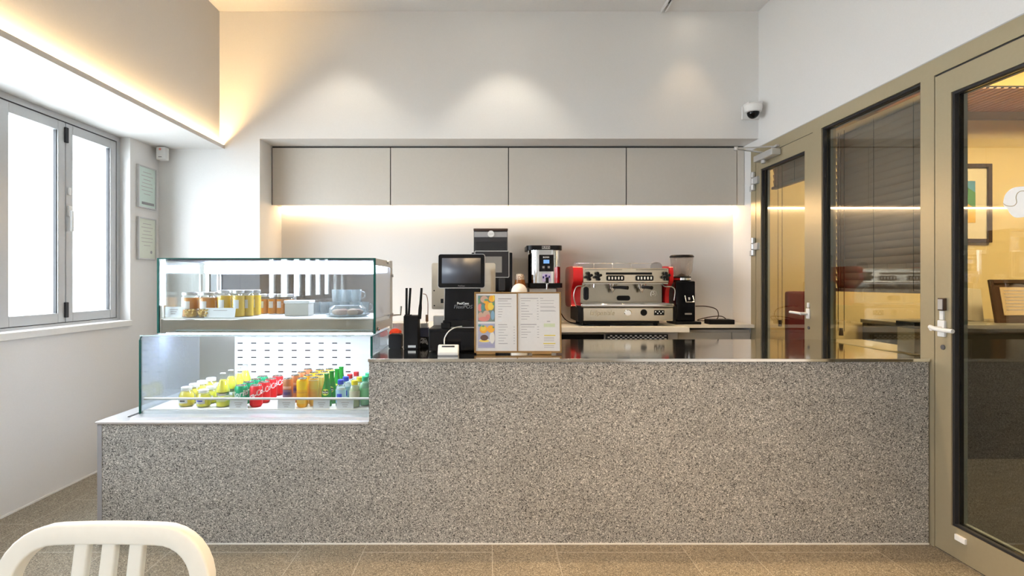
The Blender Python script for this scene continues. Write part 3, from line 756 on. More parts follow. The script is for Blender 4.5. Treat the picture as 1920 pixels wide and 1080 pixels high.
def perrier(t):
    bm = bmesh.new()
    for rr_, dz, m_ in ((.019, 0, 'ink_dark'),): pass
    for k, (ru, rv, mat, e) in enumerate(((.019, .017, 'yellow_lbl', .0008), (.016, .0125, 'label_black', .0011))):
        bm = bmesh.new(); ring = []; n = 28
        c = bm.verts.new((0, -.0275-e, .078))
        for i in range(n):
            a = 2*PI*i/n; u = ru*math.cos(a); v = rv*math.sin(a); z = .078+v
            R0 = .0275 if z < .05 else .0275-(z-.05)*.10
            ph = -PI/2+u/R0; ring.append(bm.verts.new(((R0+e)*math.cos(ph), (R0+e)*math.sin(ph), z)))
        for i in range(n): bm.faces.new((c, ring[i], ring[(i+1) % n]))
        obj('round_label', bm, mat, t)
M['yellow_lbl'] = simple('lime_label', (.72, .80, .10), .5); M['label_black'] = simple('black_label', (.03, .06, .03), .4)
M['lemon_white'] = simple('script_white', (.85, .9, .8), .5)
pb = bottle('green_glass_bottle', 'bottle', gp, 'green_glass', None, 0, None, 0, 0, extra=perrier)
bm = text_wrap('Perrier', .011, .0285, .078, bold=.0003); obj('lettering', bm, 'lemon_white', pb)
place(pb, [(PX(612.5, 2.86), 2.86, DZ), (PX(621.5, 2.93), 2.935, DZ), (PX(631, 3.0), 3.01, DZ), (PX(639.5, 3.08), 3.085, DZ)], [f'{o} green glass mineral water bottle in its row' for o in O4], 'green glass bottles in the lower case')
M['pet_blue'] = simple('pale_blue_label', (.42, .68, .88), .35); M['pet'] = thin_glass('pet_plastic', (.85, .93, .95), gain=1.2, haze=.25, hazecol=(.8, .9, .92))
M['cap_blue'] = simple('blue_cap', (.01, .05, .55), .35); M['cap_red'] = simple('red_cap', (.65, .02, .03), .35); M['cap_yellow'] = simple('yellow_cap', (.88, .72, .02), .35)
M['cap_green'] = simple('green_cap', (.02, .45, .22), .35); M['pet_yellow'] = simple('citrus_drink', (.62, .62, .22), .3); M['pet_green'] = simple('pale_green_label', (.25, .70, .35), .35)
M['milky'] = simple('milky_drink', (.78, .82, .84), .4)
sp_ = [(.024, 0), (.0265, .005), (.0265, .09), (.022, .108), (.014, .118), (.014, .128), (0, .128)]
bb = bottle('blue_capped_bottle', 'bottle', sp_, 'pet', 'milky', .10, 'cap_blue', .0165, (.118, .142), (.0265, .02, .09, 'pet_blue'))
bm = bmesh.new(); lathe(bm, [(.0275, .040), (.0278, .040), (.0278, .070), (.0275, .070)], seg=10, a0=-PI/2-.5, a1=-PI/2+.5); obj('printed_patch', bm, 'cap_blue', bb)
place(bb, [(PX(639, 2.86), 2.86, DZ), (PX(648.5, 2.95), 2.95, DZ)], ['front small bottle with blue cap and pale blue label', 'second small bottle with blue cap, behind the front one'], 'blue capped bottles in the lower case')
rb_ = bottle('red_capped_bottle', 'bottle', sp_, 'pet', 'milky', .10, 'cap_red', .0155, (.118, .142), (.0265, .02, .09, 'pet_blue'))
place(rb_, [(PX(656, 3.03), 3.03, DZ), (PX(668, 3.11), 3.11, DZ)], ['nearer small bottle with red cap behind the blue capped ones', 'farther small bottle with red cap, just before the back panel'], 'red capped bottles in the lower case')
tp = [(.025, 0), (.0275, .005), (.0265, .04), (.0275, .085), (.024, .105), (.015, .116), (.015, .128), (0, .128)]
yb = bottle('yellow_capped_bottle', 'bottle', tp, 'pet', 'pet_yellow', .112, 'cap_yellow', .0175, (.118, .142), (.0275, .055, .088, simple('beige_label', (.62, .58, .40), .5)))
place(yb, [(PX(665, 2.84), 2.84, DZ), (PX(675, 2.94), 2.94, DZ)], ['front bottle with yellow cap and pale citrus drink', 'second bottle with yellow cap, behind the front one'], 'yellow capped bottles in the lower case')
gb_ = bottle('green_capped_bottle', 'bottle', [(r, z*1.12) for r, z in tp], 'pet', 'pet_green', .122, 'cap_green', .0165, (.132, .156), (.0275, .03, .095, 'pet_green'))
place(gb_, [(PX(684.5, 2.88), 2.88, DZ), (PX(690.5, 2.985), 2.985, DZ)], ['front bottle with green cap beside the right glass pane', 'second bottle with green cap beside the right glass pane'], 'green capped bottles in the lower case')
# yellow jars with white lids, squat jars, conical flasks
M['yuzu'] = simple('yuzu_tea', (.90, .72, .03), .25, Emission_Strength=0); M['yuzu_o'] = simple('yuzu_deep', (.90, .50, .02), .3); M['lemon'] = simple('lemon_drink', (.92, .84, .02), .2)
jp = [(.030, 0), (.0385, .010), (.040, .035), (.038, .06), (.027, .082), (.024, .086), (.024, .092), (0, .092)]
def jar_lbl(t):
    bm = bmesh.new(); lathe(bm, [(.0405, .022), (.0408, .022), (.0402, .050), (.0399, .050)], seg=12, a0=-PI/2-.6, a1=-PI/2+.6); obj('paper_label', bm, 'white_matte', t)
    bm = bmesh.new(); lathe(bm, [(.0411, .030), (.0413, .030), (.0411, .038), (.0409, .038)], seg=8, a0=-PI/2-.35, a1=-PI/2+.3); obj('print', bm, 'ink_dark', t)
j1 = bottle('round_tea_jar', 'jar', jp, 'glass_jar', 'yuzu', .078, 'white', .0265, (.086, .103), extra=jar_lbl)
place(j1, [(PX(350, 2.86), 2.86, DZ), (PX(364.5, 2.95), 2.95, DZ), (PX(379, 3.04), 3.04, DZ), (PX(396, 3.135), 3.135, DZ)], [f'{o} round yellow jar with white lid in the leftmost row' for o in O4], 'round yellow jars, leftmost row')
j2 = bottle('squat_tea_jar', 'jar', [(r*.93, z*.9) for r, z in jp], 'glass_jar', 'lemon', .068, 'white', .025, (.077, .092), extra=None)
bm = bmesh.new(); lathe(bm, [(.0378, .022), (.0382, .022), (.0376, .046), (.0372, .046)], seg=12, a0=-PI/2-.7, a1=-PI/2+.7); obj('paper_label', bm, 'white_matte', j2)
bm = bmesh.new(); lathe(bm, [(.0385, .034), (.0387, .034), (.0385, .040), (.0383, .040)], seg=8, a0=-PI/2-.5, a1=-PI/2+.4); obj('print', bm, 'cap_blue', j2)
place(j2, [(PX(382, 2.845), 2.845, DZ), (PX(396, 2.935), 2.935, DZ), (PX(411, 3.03), 3.03, DZ)], ['front squat lemon jar with white lid in the second row', 'middle squat lemon jar with white lid in the second row', 'rearmost squat lemon jar with white lid in the second row'], 'squat lemon jars, second row')
j3 = bottle('wide_honey_jar', 'jar', [(.030, 0), (.034, .006), (.034, .055), (.030, .062), (.029, .066), (0, .066)], 'glass_jar', 'lemon', .034, 'steel_soft', .031, (.062, .075))
bm = bmesh.new(); lathe(bm, [(.0344, .030), (.0347, .030), (.0347, .054), (.0344, .054)], seg=12, a0=-PI/2-.8, a1=-PI/2+.8); obj('paper_label', bm, 'plastic_clear', j3)
pj = [(PX(418, 2.85), 2.85, DZ), (PX(433, 2.95), 2.95, DZ), (PX(447.5, 3.045), 3.045, DZ), (PX(460, 3.145), 3.145, DZ)]
place(j3, pj, [f'{o} low wide jar carrying a conical flask' for o in O4], 'wide jars under the conical flasks')
fl = bottle('conical_flask', 'bottle', [(.026, 0), (.036, .004), (.035, .012), (.019, .062), (.0125, .078), (.0125, .096), (.014, .098), (0, .098)], 'glass_jar', 'lemon', .066, 'silver_paint', .0145, (.098, .104))
place(fl, [(a, b, c+.0755) for a, b, c in pj], [f'{o} conical flask of bright yellow drink standing on a jar' for o in O4], 'conical flasks in the lower case')
# upper shelf jars
UZ = 1.1055
M['amber'] = simple('amber_preserve', (.80, .30, .015), .25); M['amber_y'] = simple('golden_preserve', (.92, .58, .02), .25); M['nuts'] = simple('golden_nuts', (.80, .50, .10), .5)
def big_jar(name, content, lid, h=.135, r=.040):
    pr = [(r-.006, 0), (r, .005), (r, h-.03), (r-.008, h-.020), (r-.008, h-.016), (0, h-.016)]
    t = bottle(name, 'jar', pr, 'glass_jar', content, h-.032, lid, r-.004, (h-.017, h))
    bm = bmesh.new(); lathe(bm, [(r+.0004, h*.32), (r+.0008, h*.32), (r+.0008, h*.64), (r+.0004, h*.64)], seg=10, a0=-PI/2-.42, a1=-PI/2+.42); obj('paper_label', bm, 'card', t); return t
g = 'amber preserve jars on the upper shelf'
a1_ = big_jar('amber_preserve_jar', 'amber', 'silver_paint', .140, .044)
place(a1_, [(PX(356, 3.04), 3.04, UZ), (PX(388, 3.04), 3.04, UZ), (PX(379, 3.16), 3.16, UZ), (PX(407, 3.16), 3.16, UZ)], ['leftmost amber preserve jar with silver lid on the upper shelf', 'second amber preserve jar from the left in the front row', 'left amber jar standing in the second row of the upper shelf', 'right amber jar standing in the second row of the upper shelf'], g)
a2_ = big_jar('golden_preserve_jar', 'amber_y', 'silver_paint', .152, .036)
place(a2_, [(PX(420, 3.04), 3.04, UZ), (PX(447.5, 3.04), 3.04, UZ), (PX(438, 3.14), 3.14, UZ), (PX(464, 3.08), 3.08, UZ), (PX(478, 3.17), 3.17, UZ)], ['leftmost tall golden preserve jar in the front row', 'golden preserve jar just right of the leftmost golden one', 'golden preserve jar half hidden behind the front golden jars', 'golden preserve jar at the right end of the front row', 'golden preserve jar behind the right end of the front row'], 'golden preserve jars on the upper shelf')
a3_ = big_jar('backrow_preserve_jar', 'amber', 'silver_paint', .125, .030)
place(a3_, [(PX(x, 3.30), 3.30, UZ) for x in (494, 511, 527, 542)], [f'{o} small amber jar by the rear sliding doors' for o in ('leftmost', 'second from left', 'third from left', 'rightmost')], 'small jars by the rear sliding doors')
t = bottle('nut_jar', 'jar', [(.038, 0), (.042, .004), (.042, .046), (.038, .050), (0, .050)], 'glass_jar', None, 0, None, 0, 0)
bm = bmesh.new(); random.seed(3)
for k in range(70):
    a = random.uniform(0, 2*PI); r = random.uniform(.0, .031); z = random.uniform(.008, .042); s = .0085
    b = bmesh.new(); bmesh.ops.create_icosphere(b, subdivisions=1, radius=s); merge(bm, b, Matrix.Translation((r*math.cos(a), r*math.sin(a), z)) @ Matrix.Diagonal((1, 1, .8, 1)))
nb = obj('nuts', bm, 'nuts', t); nb['kind'] = 'stuff'
t.location = (PX(357, 2.97), 2.975, UZ); tag(t, 'low clear tub of golden nuts in front of the amber jars', None, 'low tubs on the upper shelf'); 
t2 = copy_tree(t); t2.location = (PX(376, 3.0)+.03, 2.985, UZ-.0); tag(t2, 'low clear tub of golden nuts beside the wide price card', None, 'low tubs on the upper shelf')
# white food box, cake platter, glass mugs
Yx = 3.12
t = thing('white_food_box', 'white lidded food box in the middle of the upper shelf', 'box', (PX(556, Yx), Yx+.04, UZ))
obj('box_body', B(PX(533.5, Yx), PX(578, Yx), Yx, Yx+.10, UZ, PZ(569, Yx), bev=.004), simple('grey_carton', (.62, .60, .55), .6), t)
obj('lid', B(PX(532, Yx), PX(580, Yx), Yx-.004, Yx+.104, PZ(569, Yx), PZ(563.5, Yx), bev=.003), 'white', t)
Yx = 3.10; cx = PX(652, Yx)
t = thing('cake_platter', 'clear dish of brown filled pastries at the right of the upper shelf', 'platter', (cx, Yx, UZ))
bm = bmesh.new(); lathe(bm, [(0, 0), (.10, 0), (.125, .012), (.128, .014), (.122, .014), (.098, .004), (0, .004)], (cx, Yx, UZ), 40); obj('plate', bm, 'plastic_clear', t)
bm = bmesh.new(); lathe(bm, [(.095, .006), (.105, .012), (.105, .045), (.085, .062), (0, .066)], (cx, Yx, UZ), 40); obj('dome_lid', bm, 'plastic_clear', t)
for k in range(6):
    a = k*PI/3+.2; p = Vector((cx+.055*math.cos(a), Yx+.055*math.sin(a), UZ+.024))
    b = bmesh.new(); bmesh.ops.create_icosphere(b, subdivisions=3, radius=.03)
    for v in b.verts: v.co.z *= .62; v.co.x *= 1.15
    bmesh.ops.translate(b, verts=b.verts, vec=p); obj('pastry', b, simple('pastry', (.60, .38, .24) if k % 2 else (.42, .20, .12), .6), t)
def mug(t):
    bm = bmesh.new(); lathe(bm, [(0, .004), (.025, .004), (.030, .075), (.033, .075), (.029, 0), (0, 0)], seg=24); obj('cup', bm, 'plastic_clear', t)
    bm = bmesh.new(); tube(bm, smooth_path([(.031, 0, .062), (.050, 0, .058), (.052, 0, .030), (.030, 0, .020)], 5), .0035, 8); obj('handle', bm, 'plastic_clear', t)
t = thing('glass_mug', 'x', 'mug'); mug(t)
ps = [(PX(x, 3.3), 3.3, UZ) for x in (592, 610, 628, 646, 664, 682)]+[(PX(x, 3.3), 3.3, UZ+.0765) for x in (632, 650, 668)]
lb = [f'{o} clear glass mug in the lower row by the rear doors' for o in ('leftmost', 'second', 'third', 'fourth', 'fifth', 'sixth')]+[f'{o} clear glass mug stacked on the lower row of mugs' for o in ('left', 'middle', 'right')]
place(t, ps, lb, 'clear glass mugs on the upper shelf')

# ------------------------------------------------------------------ things on the high counter
# router
Y0 = 3.02; zt_ = CH
t = thing('wireless_router', 'black upright router box with three antennas beside the display case', 'router', (PX(770, Y0), Y0+.03, CH))
x0, x1 = PX(756.5, Y0), PX(784, Y0)
obj('router_body', B(x0, x1, Y0, Y0+.09, CH, PZ(592, Y0), bev=.004), 'black_matte', t)
obj('sticker', B(PX(765, Y0), PX(779.5, Y0), Y0-.001, Y0, PZ(653, Y0)+.004, PZ(648.5, Y0)+.003), 'white', t)
for (pa, pb_, w) in (((762, 593), (762.3, 540), .007), ((766, 593), (769.5, 540), .007), ((787.5, 598), (790.5, 540), .0085)):
    bm = bmesh.new(); a = P(pa[0], pa[1], Y0+.02); b = P(pb_[0], pb_[1], Y0+.02); a.z -= .012
    if w > .008: a = P(786.5, 598, Y0+.02); tube(bm, [a, a.lerp(b, .35), a.lerp(b, .5), b], [.010, .010, .0075, .0065], 12)
    else: tube(bm, [a, b], w*.95, 12)
    obj('antenna', bm, 'black_matte', t)
bm = bmesh.new(); box(bm, PX(758, Y0), PX(771, Y0), Y0+.004, Y0+.036, PZ(596, Y0), PZ(590, Y0), bev=.002); obj('antenna_mount', bm, 'black_gloss', t)
# small black box
Y1 = 3.05
bm = bmesh.new(); rr_plate(bm, PX(728.5, Y1), PX(752, Y1), CH, PZ(627, Y1), Y1, Y1+.07, .012); o = obj('small_speaker', bm, 'black_matte', base=(PX(740, Y1), Y1+.03, CH)); tag(o, 'small rounded black box between the display case and the router', 'box')
# white tub with red cloth
Y2 = 3.28
bm = bmesh.new(); cx = PX(747, Y2); lathe(bm, [(0, 0), (.030, 0), (.036, PZ(606, Y2)-CH), (.034, PZ(606, Y2)-CH), (0, .01)], (cx, Y2, CH), 24); o = obj('white_tub', bm, 'white', base=(cx, Y2, CH)); tag(o, 'white round tub holding a red cloth behind the router', 'tub')
bm = bmesh.new(); b = bmesh.new(); bmesh.ops.create_icosphere(b, subdivisions=3, radius=.036)
random.seed(5)
for v in b.verts: v.co *= random.uniform(.86, 1.1); v.co.z *= .72
merge(bm, b, Matrix.Translation((cx-.006, Y2-.060, CH+.074))); o = obj('red_cloth', bm, simple('red_cloth', (.85, .06, .01), .8), base=(cx, Y2-.06, CH+.05)); tag(o, 'crumpled orange red cloth beside the white tub', 'cloth')
o = obj('folded_towel', B(cx-.05, cx+.03, Y2-.10, Y2-.02, CH, CH+.048, bev=.012), 'white_matte', base=(cx, Y2, CH)); tag(o, 'folded white towel under the orange red cloth', 'towel')
# adapters behind the router
Y3 = 3.12
t = thing('power_adapter_stack', 'navy and white plug adapter block right of the router', 'adapter', (PX(795, Y3), Y3, CH))
obj('navy_block', B(PX(786, Y3), PX(803, Y3), Y3, Y3+.05, PZ(632, Y3), PZ(615, Y3), bev=.003), simple('navy', (.02, .025, .07), .4), t)
obj('white_plug', B(PX(788, Y3), PX(802, Y3), Y3+.002, Y3+.045, PZ(615, Y3), PZ(606, Y3), bev=.003), 'white', t)
obj('plinth', B(PX(787, Y3), PX(804, Y3), Y3+.004, Y3+.05, CH, PZ(632, Y3), bev=.003), 'black_matte', t)
bm = bmesh.new(); random.seed(11)
for k in range(5): tube(bm, smooth_path([P(786+random.uniform(0, 16), 634+random.uniform(0, 12), Y3-.015) for _ in range(5)], 6), .0022, 6)
o = obj('coiled_cable', bm, 'silver_paint', base=(PX(795, Y3), Y3, CH)); tag(o, 'small tangle of silver cable in front of the adapters', 'cable')
bm = bmesh.new(); tube(bm, smooth_path([P(793, 551, 3.1), P(799, 553, 3.1), P(802, 565, 3.1), P(802, 590, 3.1), P(800, 606, 3.12)], 8), .0022, 8)
b = bmesh.new(); cyl(b, (0, 0, 0), .008, .04); merge(bm, b, Matrix.Translation(P(800.5, 603, 3.115)))
o = obj('antenna_cable', bm, simple('brown_cable', (.25, .13, .07), .5), base=P(800, 606, 3.12)); tag(o, 'thin brown cable arching beside the right antenna', 'cable')
# cash drawer / printer box
Y4 = 2.90
t = thing('cash_drawer', 'black cash drawer under the till screen, behind the card reader', 'cash drawer', (PX(850, Y4), Y4+.15, CH))
obj('drawer_body', B(PX(803.5, Y4), PX(905, Y4), Y4+.004, Y4+.24, CH+.004, PZ(616, Y4), bev=.006), 'black', t)
obj('drawer_front', B(PX(806, Y4), PX(903, Y4), Y4, Y4+.004, CH+.010, PZ(622, Y4), bev=.002), 'black_gloss', t)
for a in (PX(810, Y4), PX(895, Y4)): obj('foot', B(a, a+.02, Y4+.02, Y4+.04, CH, CH+.005), 'black_matte', t)
# POS
Zd = PZ(616, Y4)
t = thing('till_terminal', 'black till terminal with tilted touch screen on the cash drawer', 'till', (PX(862, 3.0), 3.0, Zd))
Y5 = 2.955
bm = bmesh.new(); prism(bm, [(PX(828, Y5), Zd+.0005), (PX(900, Y5), Zd+.0005), (PX(898, Y5), PZ(600, Y5)), (PX(832, Y5), PZ(600, Y5))], Y5-.03, Y5+.14); obj('foot', bm, 'black_gloss', t)
obj('foot_trim', B(PX(829, Y5), PX(899, Y5), Y5-.034, Y5-.030, Zd+.002, Zd+.006), 'silver_paint', t)
bm = bmesh.new(); prism(bm, [(PX(833, Y5), PZ(600, Y5)), (PX(898, Y5), PZ(600, Y5)), (PX(901, Y5), PZ(536, Y5)), (PX(834.5, Y5), PZ(536, Y5))], Y5, Y5+.07); obj('pedestal', bm, 'black_gloss', t)
bm = bmesh.new(); prism(bm, [(PX(831.8, Y5), PZ(602, Y5)), (PX(833, Y5), PZ(602, Y5)), (PX(834.5, Y5), PZ(536, Y5)), (PX(833.2, Y5), PZ(536, Y5))], Y5-.001, Y5+.07); obj('edge_trim', bm, 'silver_paint', t)
obj('maker_name', text_front('PosiCase', .018, (PX(868, Y5), Y5-.001, PZ(569, Y5)), bold=.0005), 'white', t)
obj('model_name', text_front('FlexiPOS', .028, (PX(868, Y5), Y5-.001, PZ(575.5, Y5)), shear=.2), 'grey', t)
obj('connector', B(PX(832, Y5)-.01, PX(846, Y5), Y5-.06, Y5-.035, Zd+.001, PZ(604, Y5), bev=.003), 'black', t)
# monitor (built local, tilted)
Ym = 2.90; zc = PZ(508, Ym); xc = PX(865.3, Ym); w2, h2 = .1285, .094
def tilted(bm, ang=-.10):
    bmesh.ops.transform(bm, matrix=Matrix.Translation((xc, Ym, zc)) @ Matrix.Rotation(ang, 4, 'X'), verts=bm.verts); return bm
bm = bmesh.new(); rr_plate(bm, -w2, w2, -h2, h2, .002, .030, .014); mo = obj('screen_housing', tilted(bm), 'white', t)
bm = bmesh.new(); rr_plate(bm, -w2+.003, w2-.003, -h2+.003, h2-.003, -.002, .003, .012); obj('bezel', tilted(bm), 'black', mo)
bm = bmesh.new(); box(bm, -w2+.022, w2-.024, -.0035, -.002, -h2+.026, h2-.024); obj('touch_screen', tilted(bm), 'screen', mo)
bm = text_front('PosiCase', .010, (0, -.0025, -h2+.012)); obj('bezel_name', tilted(bm), 'grey', mo)
bm = bmesh.new(); box(bm, -.05, .05, .03, .075, -.09, .0, bev=.01); obj('screen_mount', tilted(bm), 'black', mo)
# cream terminal behind
Yc = 3.20
t = thing('cream_terminal', 'cream till screen seen from behind, standing behind the black till', 'till', (PX(869, Yc), Yc+.05, CH))
bm = bmesh.new(); rr_plate(bm, PX(809.5, Yc), PX(929, Yc), PZ(580, Yc), PZ(493, Yc), Yc, Yc+.05, .012); ho = obj('screen_shell', bm, 'cream', t)
bm = bmesh.new(); rr_plate(bm, PX(817, Yc), PX(920, Yc), PZ(574, Yc), PZ(502, Yc), Yc-.022, Yc, .02); obj('rear_housing', bm, 'cream', ho)
bm = bmesh.new(); box(bm, PX(827, Yc), PX(832, Yc), Yc-.0235, Yc-.022, PZ(568, Yc), PZ(560, Yc)); cyl(bm, (PX(814.5, Yc), Yc-.002, PZ(573, Yc)), .004, .003, 'Y'); cyl(bm, (PX(814, Yc), Yc-.002, PZ(545, Yc)), .004, .003, 'Y')
obj('port', bm, 'dgrey', ho)
obj('stand', B(PX(835, Yc), PX(900, Yc), Yc+.005, Yc+.05, CH+.02, PZ(575, Yc), bev=.005), 'cream', t)
obj('base_plate', B(PX(813, Yc), PX(915, Yc), Yc-.03, Yc+.14, CH, CH+.021, bev=.005), 'grey', t)
obj('side_box', B(PX(813, Yc), PX(832, Yc), Yc-.02, Yc+.06, CH+.021, PZ(592, Yc), bev=.003), 'silver_paint', t)
# card reader
Y6 = 2.735
t = thing('card_reader', 'small white card reader with slot at the front edge of the counter', 'card reader', (PX(840, Y6), Y6+.04, CH))
bm = bmesh.new(); x0, x1 = PX(820.5, Y6), PX(859, Y6)
prism(bm, [(Y6, CH+.001), (Y6+.085, CH+.001), (Y6+.085, CH+.050), (Y6+.030, CH+.055), (Y6, CH+.016)], x0, x1, 'YZ'); bmesh.ops.bevel(bm, geom=bm.edges[:], offset=.003, segments=2, affect='EDGES'); obj('reader_body', bm, 'white', t)
b = bmesh.new(); box(b, (x0+x1)/2-.033, (x0+x1)/2+.033, -.0005, .0012, -.004, .004); bm = bmesh.new(); merge(bm, b, Matrix.Translation((0, Y6+.023, CH+.0475)) @ Matrix.Rotation(-.66, 4, 'X')); obj('card_slot', bm, 'dgrey', t)
obj('reader_base', B(x0+.002, x1-.002, Y6-.002, Y6+.086, CH, CH+.006), 'grey', t)
bm = bmesh.new(); tube(bm, smooth_path([P(833, 645, 2.82), P(834, 633, 2.84), P(842, 621, 2.85), P(853, 614.5, 2.87), P(866, 612, 2.90)], 8), .0032, 8)
o = obj('reader_cable', bm, 'white', base=P(833, 645, 2.82)); tag(o, 'white cable looping from the card reader up to the till', 'cable')
# menu
Y7 = 2.80; t = thing('menu_board', 'open two page menu in a thin oak frame leaning on the counter', 'menu', (0, 0, 0))
def mX(cx): return (cx/8.306+880-889)/1000*Y7          # menu-local x from the close-up
def mZ(cy): return (664-(540+cy/8.306))/1000*Y7
w_, h_ = mX(1440), mZ(55)
bm = bmesh.new(); z0 = .008
for a, b, c, d in ((0, .009, z0, h_), (w_-.009, w_, z0, h_), (.009, w_-.009, z0, z0+.010), (.009, w_-.009, h_-.007, h_), (mX(744), mX(758), z0+.01, h_-.007)): box(bm, a, b, 0, .012, c, d, bev=.001)
obj('oak_frame', bm, 'wood', t)
obj('backing', B(.004, w_-.004, .008, .0115, z0+.004, h_-.003), 'wood', t)
pg = obj('left_page', B(mX(92), mX(742), .004, .0078, mZ(990), mZ(82)), 'paper', t)
pr_ = obj('right_page', B(mX(760), mX(1422), .004, .0078, mZ(990), mZ(72)), 'paper', t)
def disc(bm, cx, cy, rx, ry, y, n=20):
    prism(bm, [(mX(cx)+rx/8.306/1000*Y7*math.cos(2*PI*k/n), mZ(cy)+ry/8.306/1000*Y7*math.sin(2*PI*k/n)) for k in range(n)], y, y+.0003)
ph = obj('fruit_photo', B(mX(133), mX(398), .0034, .004, mZ(520), mZ(110)), simple('photo_dark', (.20, .24, .20), .5), pg)
cols = {'o': (.90, .42, .04), 'y': (.90, .62, .08), 'p': (.72, .25, .22), 'g': (.15, .35, .16), 't': (.12, .32, .30), 's': (.62, .40, .30), 'b': (.25, .42, .55), 'w': (.85, .80, .72), 'l': (.40, .38, .55), 'c': (.12, .06, .05)}
CM = {k: simple('photo_'+k, v, .5) for k, v in cols.items()}
for k, (c, items) in enumerate((('s', [(230, 170, 60, 55), (175, 430, 40, 62), (265, 420, 60, 75)]), ('o', [(350, 160, 48, 52), (290, 280, 48, 70), (260, 215, 40, 24)]), ('y', [(335, 280, 48, 62), (380, 150, 16, 50)]), ('p', [(165, 300, 32, 62), (225, 480, 85, 36), (290, 445, 35, 40)]), ('g', [(262, 180, 30, 18), (150, 200, 14, 40), (378, 240, 16, 24)]), ('t', [(208, 300, 28, 55), (150, 135, 14, 18)]), ('b', [(365, 420, 30, 72)]))):
    bm = bmesh.new()
    for q in items: disc(bm, *q, .0030-.00008*k)
    obj('fruit', bm, CM[c], ph)
ph = obj('bread_photo', B(mX(133), mX(398), .0034, .004, mZ(930), mZ(550)), simple('photo_lilac', (.45, .44, .56), .5), pg)
for k, (c, items) in enumerate((('w', [(355, 770, 42, 90), (240, 815, 90, 30)]), ('y', [(230, 820, 80, 16)]), ('o', [(220, 640, 62, 62), (335, 635, 58, 58)]), ('y', [(215, 625, 42, 40)]), ('c', [(232, 770, 62, 45)]), ('l', [(260, 890, 120, 24)]), ('g', [(215, 590, 22, 14), (375, 610, 14, 12)]), ('t', [(160, 580, 24, 18)]))):
    bm = bmesh.new()
    for q in items: disc(bm, *q, .0030-.00008*k)
    obj('food', bm, CM[c], ph)
bm = bmesh.new()
def ln(x0, x1, y, h=7): box(bm, mX(x0), mX(x1), .0034, .0040, mZ(y+h), mZ(y))
ln(450, 660, 155, 14); ln(445, 600, 190, 8)
for y, a in ((235, 650), (278, 660), (320, 515), (360, 520), (402, 510), (440, 500)): ln(450, a, y)
ln(450, 590, 562, 10)
for k in range(7): ln(455, 600-(k % 3)*30, 600+k*43); ln(690, 712, 600+k*43)
ln(455, 590, 855)
ln(800, 1080, 150, 10); ln(1110, 1160, 150, 8)
for k, y in enumerate((187, 228, 266, 312, 354, 398, 437, 478)): ln(812, (960, 870, 930, 905, 935, 990, 945, 905)[k], y); ln(1060, 1085, y)
for y in (187, 230, 278, 296, 340, 352): ln(1112, 1370-(y % 7)*8, y, 6)
ln(800, 1050, 558, 12)
for k, y in enumerate((598, 637, 680, 717, 762)): ln(812, (1020, 900, 960, 910, 900)[k], y); ln(1060, 1090, y)
ln(1215, 1265, 510, 12)
for y in (765, 788, 815, 890, 916): ln(1165, 1325, y, 6)
obj('menu_text', bm, 'ink', pr_)
bm = bmesh.new(); ln(1170, 1345, 727, 14); ln(1155, 1345, 853, 14); obj('yellow_heading', bm, 'yellow_ink', pr_)
bm = bmesh.new()
for k in range(4): ln(1165, 1340, 552+k*14, 7)
obj('green_stamp', bm, 'green_ink', pr_)
obj('painted_glint', B(mX(440), mX(505), .0034, .004, mZ(518), mZ(490)), 'white', pg)  # white patch laid on the page as a painted highlight
for a in (mX(110), mX(980)): obj('foot', B(a, a+.10, -.012, .03, 0, .010, bev=.002), 'wood', t)
bm = bmesh.new(); box(bm, w_/2-.02, w_/2+.02, .012, .018, .01, .26); so = obj('easel_strut', bm, 'wood', t)
t.location = (PX(889, Y7), Y7, CH); t.rotation_euler = (-.09, 0, 0)

# ------------------------------------------------------------------ back worktop equipment
WZ = .954
# bean machine
Y8 = 4.36
t = thing('coffee_vending_machine', 'tall black coffee machine with grey touch panel and bean hopper', 'coffee machine', (PX(922, Y8), Y8+.15, WZ))
obj('machine_body', B(PX(884, Y8), PX(961, Y8), Y8+.03, Y8+.36, WZ, PZ(473, Y8), bev=.006), 'black_gloss', t)
hp = obj('bean_hopper', B(PX(888, Y8), PX(952, Y8), Y8+.035, Y8+.24, PZ(472.5, Y8), PZ(432, Y8), bev=.003), 'hopper_dark', t)
obj('beans', B(PX(892, Y8), PX(949, Y8), Y8+.05, Y8+.22, PZ(472, Y8), PZ(452, Y8), bev=.004), simple('coffee_beans', (.035, .025, .03), .5, bump=1, bscale=90), hp)
obj('hopper_lid', B(PX(887.5, Y8), PX(952.5, Y8), Y8+.033, Y8+.242, PZ(432, Y8), PZ(427.5, Y8), bev=.003), 'frame_dark', hp)
obj('hopper_band', B(PX(889, Y8), PX(951, Y8), Y8+.031, Y8+.034, PZ(444, Y8), PZ(434, Y8)), 'grey', hp)
bm = bmesh.new(); cyl(bm, (PX(920.6, Y8), Y8+.026, PZ(438, Y8)), .027, .004, 'Y', 28); rs = obj('round_sticker', bm, 'white', hp)
obj('sticker_text', text_front('CAFE', .018, (PX(920.6, Y8), Y8+.0255, PZ(438.5, Y8))), 'ink', hp)
bm = bmesh.new(); rr_plate(bm, PX(889.5, Y8), PX(955, Y8), PZ(520.5, Y8), PZ(470, Y8), Y8+.002, Y8+.028, .010); pn = obj('control_panel', bm, 'silver_paint', t)
bm = bmesh.new(); rr_plate(bm, PX(891, Y8), PX(953.6, Y8), PZ(519.2, Y8), PZ(471.4, Y8), Y8-.001, Y8+.003, .008); obj('panel_glass', bm, 'dgrey', pn)
obj('display', B(PX(905, Y8), PX(941, Y8), Y8-.003, Y8-.001, PZ(511, Y8), PZ(481, Y8)), 'screen2', pn)
